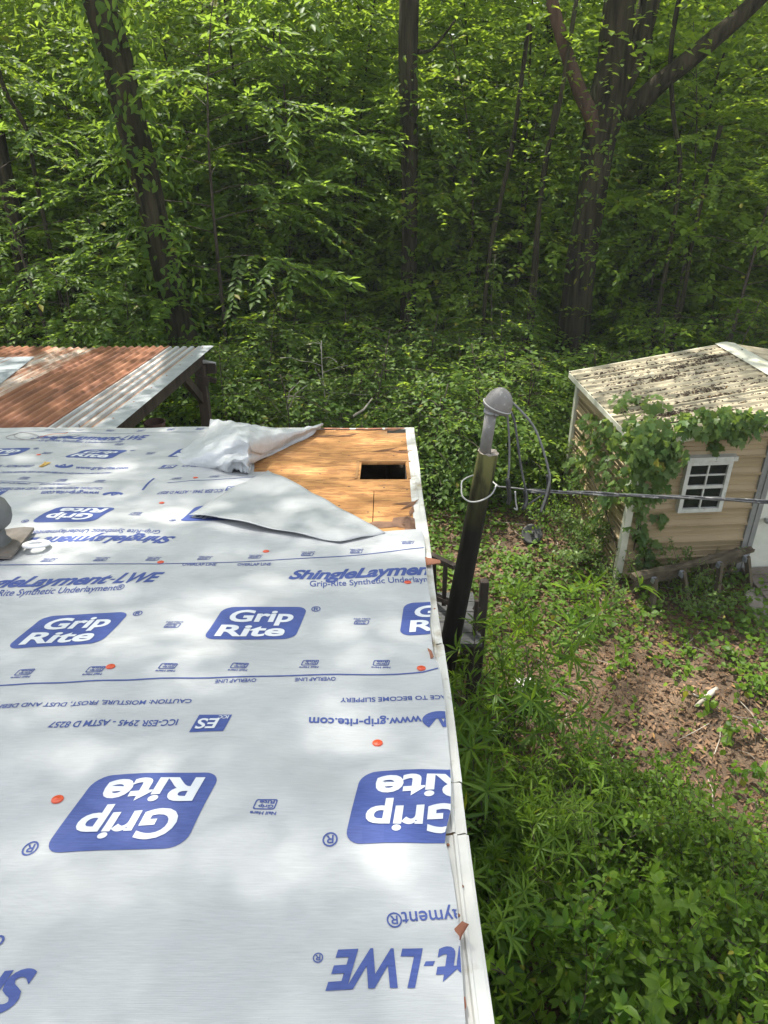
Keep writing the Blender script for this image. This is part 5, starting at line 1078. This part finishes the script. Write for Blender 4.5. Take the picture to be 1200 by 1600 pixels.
def patch(x, y): return .5+.25*math.sin(x*1.7+1.3*math.sin(y*1.1))+.25*math.sin(y*2.1-x*.9+2)
def path_open(x, y):                        # trodden strip of bare litter curving past the shed
    q = [((3.9, 3.6), .75), ((3.0, 4.3), .7), ((2.1, 4.9), .5), ((4.8, 3.2), .7), ((1.5, 5.2), .35)]
    return max(0, max(1-((x-a)**2+(y-c)**2)/(r_*r_*1.6) for (a, c), r_ in q))
P, D, N, L = [], [], [], []
for _ in range(15000):
    x, y = rg.uniform(-6, 8), rg.uniform(.4, 10.5)
    if x < .4 and y < 5.2: continue
    w = .25+patch(x, y)*(1.2 if y > 5 else .8) - 1.9*path_open(x, y)
    if rg.random() > w: continue
    if (Vector((x, y, 0))-A).dot(U) > -.05 and (Vector((x, y, 0))-A).dot(Vv) > -.05 and (Vector((x, y, 0))-A).dot(U) < SW: continue
    h = rg.uniform(.03, .16); n = int(rg.integers(5, 14)); z = gz(x, y)
    for _ in range(n): a = rg.random()*6.28; r_ = rg.random()*.14; P.append((x+r_*math.cos(a), y+r_*math.sin(a), z+h*rg.uniform(.2, 1.1))); D.append((math.cos(a), math.sin(a), rg.normal(0, .3))); N.append((rg.normal(0, .3), rg.normal(0, .3), 1)); L.append(rg.uniform(.025, .085))
L = np.array(L); V, F_, a = leaves(P, D, N, L, L*.75, T_KITE, rg); tag(link('ground_cover', np_mesh('ground_cover', V, F_, [LEAF_LOW], var=a)), 'low green leafy ground cover spreading over the clearing', 'ground cover', kind='stuff')
n = 125000; X = rg.uniform(-6, 9, n); Yy = rg.uniform(.3, 10, n); Z = np.array([gz(a, c) for a, c in zip(X, Yy)])+rg.random(n)*.02+.004; P = np.stack([X, Yy, Z], 1); D = rg.normal(0, 1, (n, 3))*(1, 1, .25); N = rg.normal(0, .4, (n, 3))+(0, 0, 1); L = rg.uniform(.02, .075, n)
keep = [(p[0] > .25 or p[1] > 5.1) and not ((Vector(p)-A).dot(U) > -.02 and (Vector(p)-A).dot(Vv) > -.02) for p in P]; P, D, N, L = P[keep], D[keep], N[keep], L[keep]
V, F_, a = leaves(P, D, N, L, L*rg.uniform(.25, .55, len(L)), T_KITE, rg); tag(link('leaf_litter', np_mesh('leaf_litter', V, F_, [DRY], var=a)), 'brown dry leaf litter covering the ground of the clearing', 'leaf litter', kind='stuff')
mb = MB()
for _ in range(220):
    x, y = rg.uniform(.5, 6.5), rg.uniform(1, 8.5); a = rg.random()*6.28; l_ = rg.uniform(.1, .45); z = gz(x, y)+.02; mb.tube([(x, y, z), (x+l_*.5*math.cos(a)+.02, y+l_*.5*math.sin(a), z+.015), (x+l_*math.cos(a), y+l_*math.sin(a), z+.01)], [.004, .0035, .002], 4, cap=False)
tag(mb.build('twig_litter', DEADWOOD), 'thin dry twigs scattered over the brown leaf litter', 'twigs', kind='stuff')

# ================================================================== HUMID SUMMER AIR
hm = bpy.data.materials.new('humid_air'); hm.use_nodes = True; hn = hm.node_tree; hn.nodes.remove(hn.nodes['Principled BSDF']); pv = hn.nodes.new('ShaderNodeVolumePrincipled'); pv.inputs['Density'].default_value = .0011; pv.inputs['Color'].default_value = (.92, .97, .95, 1); hn.links.new(pv.outputs[0], hn.nodes['Material Output'].inputs['Volume'])
hz_o = MB().box((0, 100, 12.5), (640, 860, 30)).build('haze', hm); hz_o['kind'] = 'stuff'
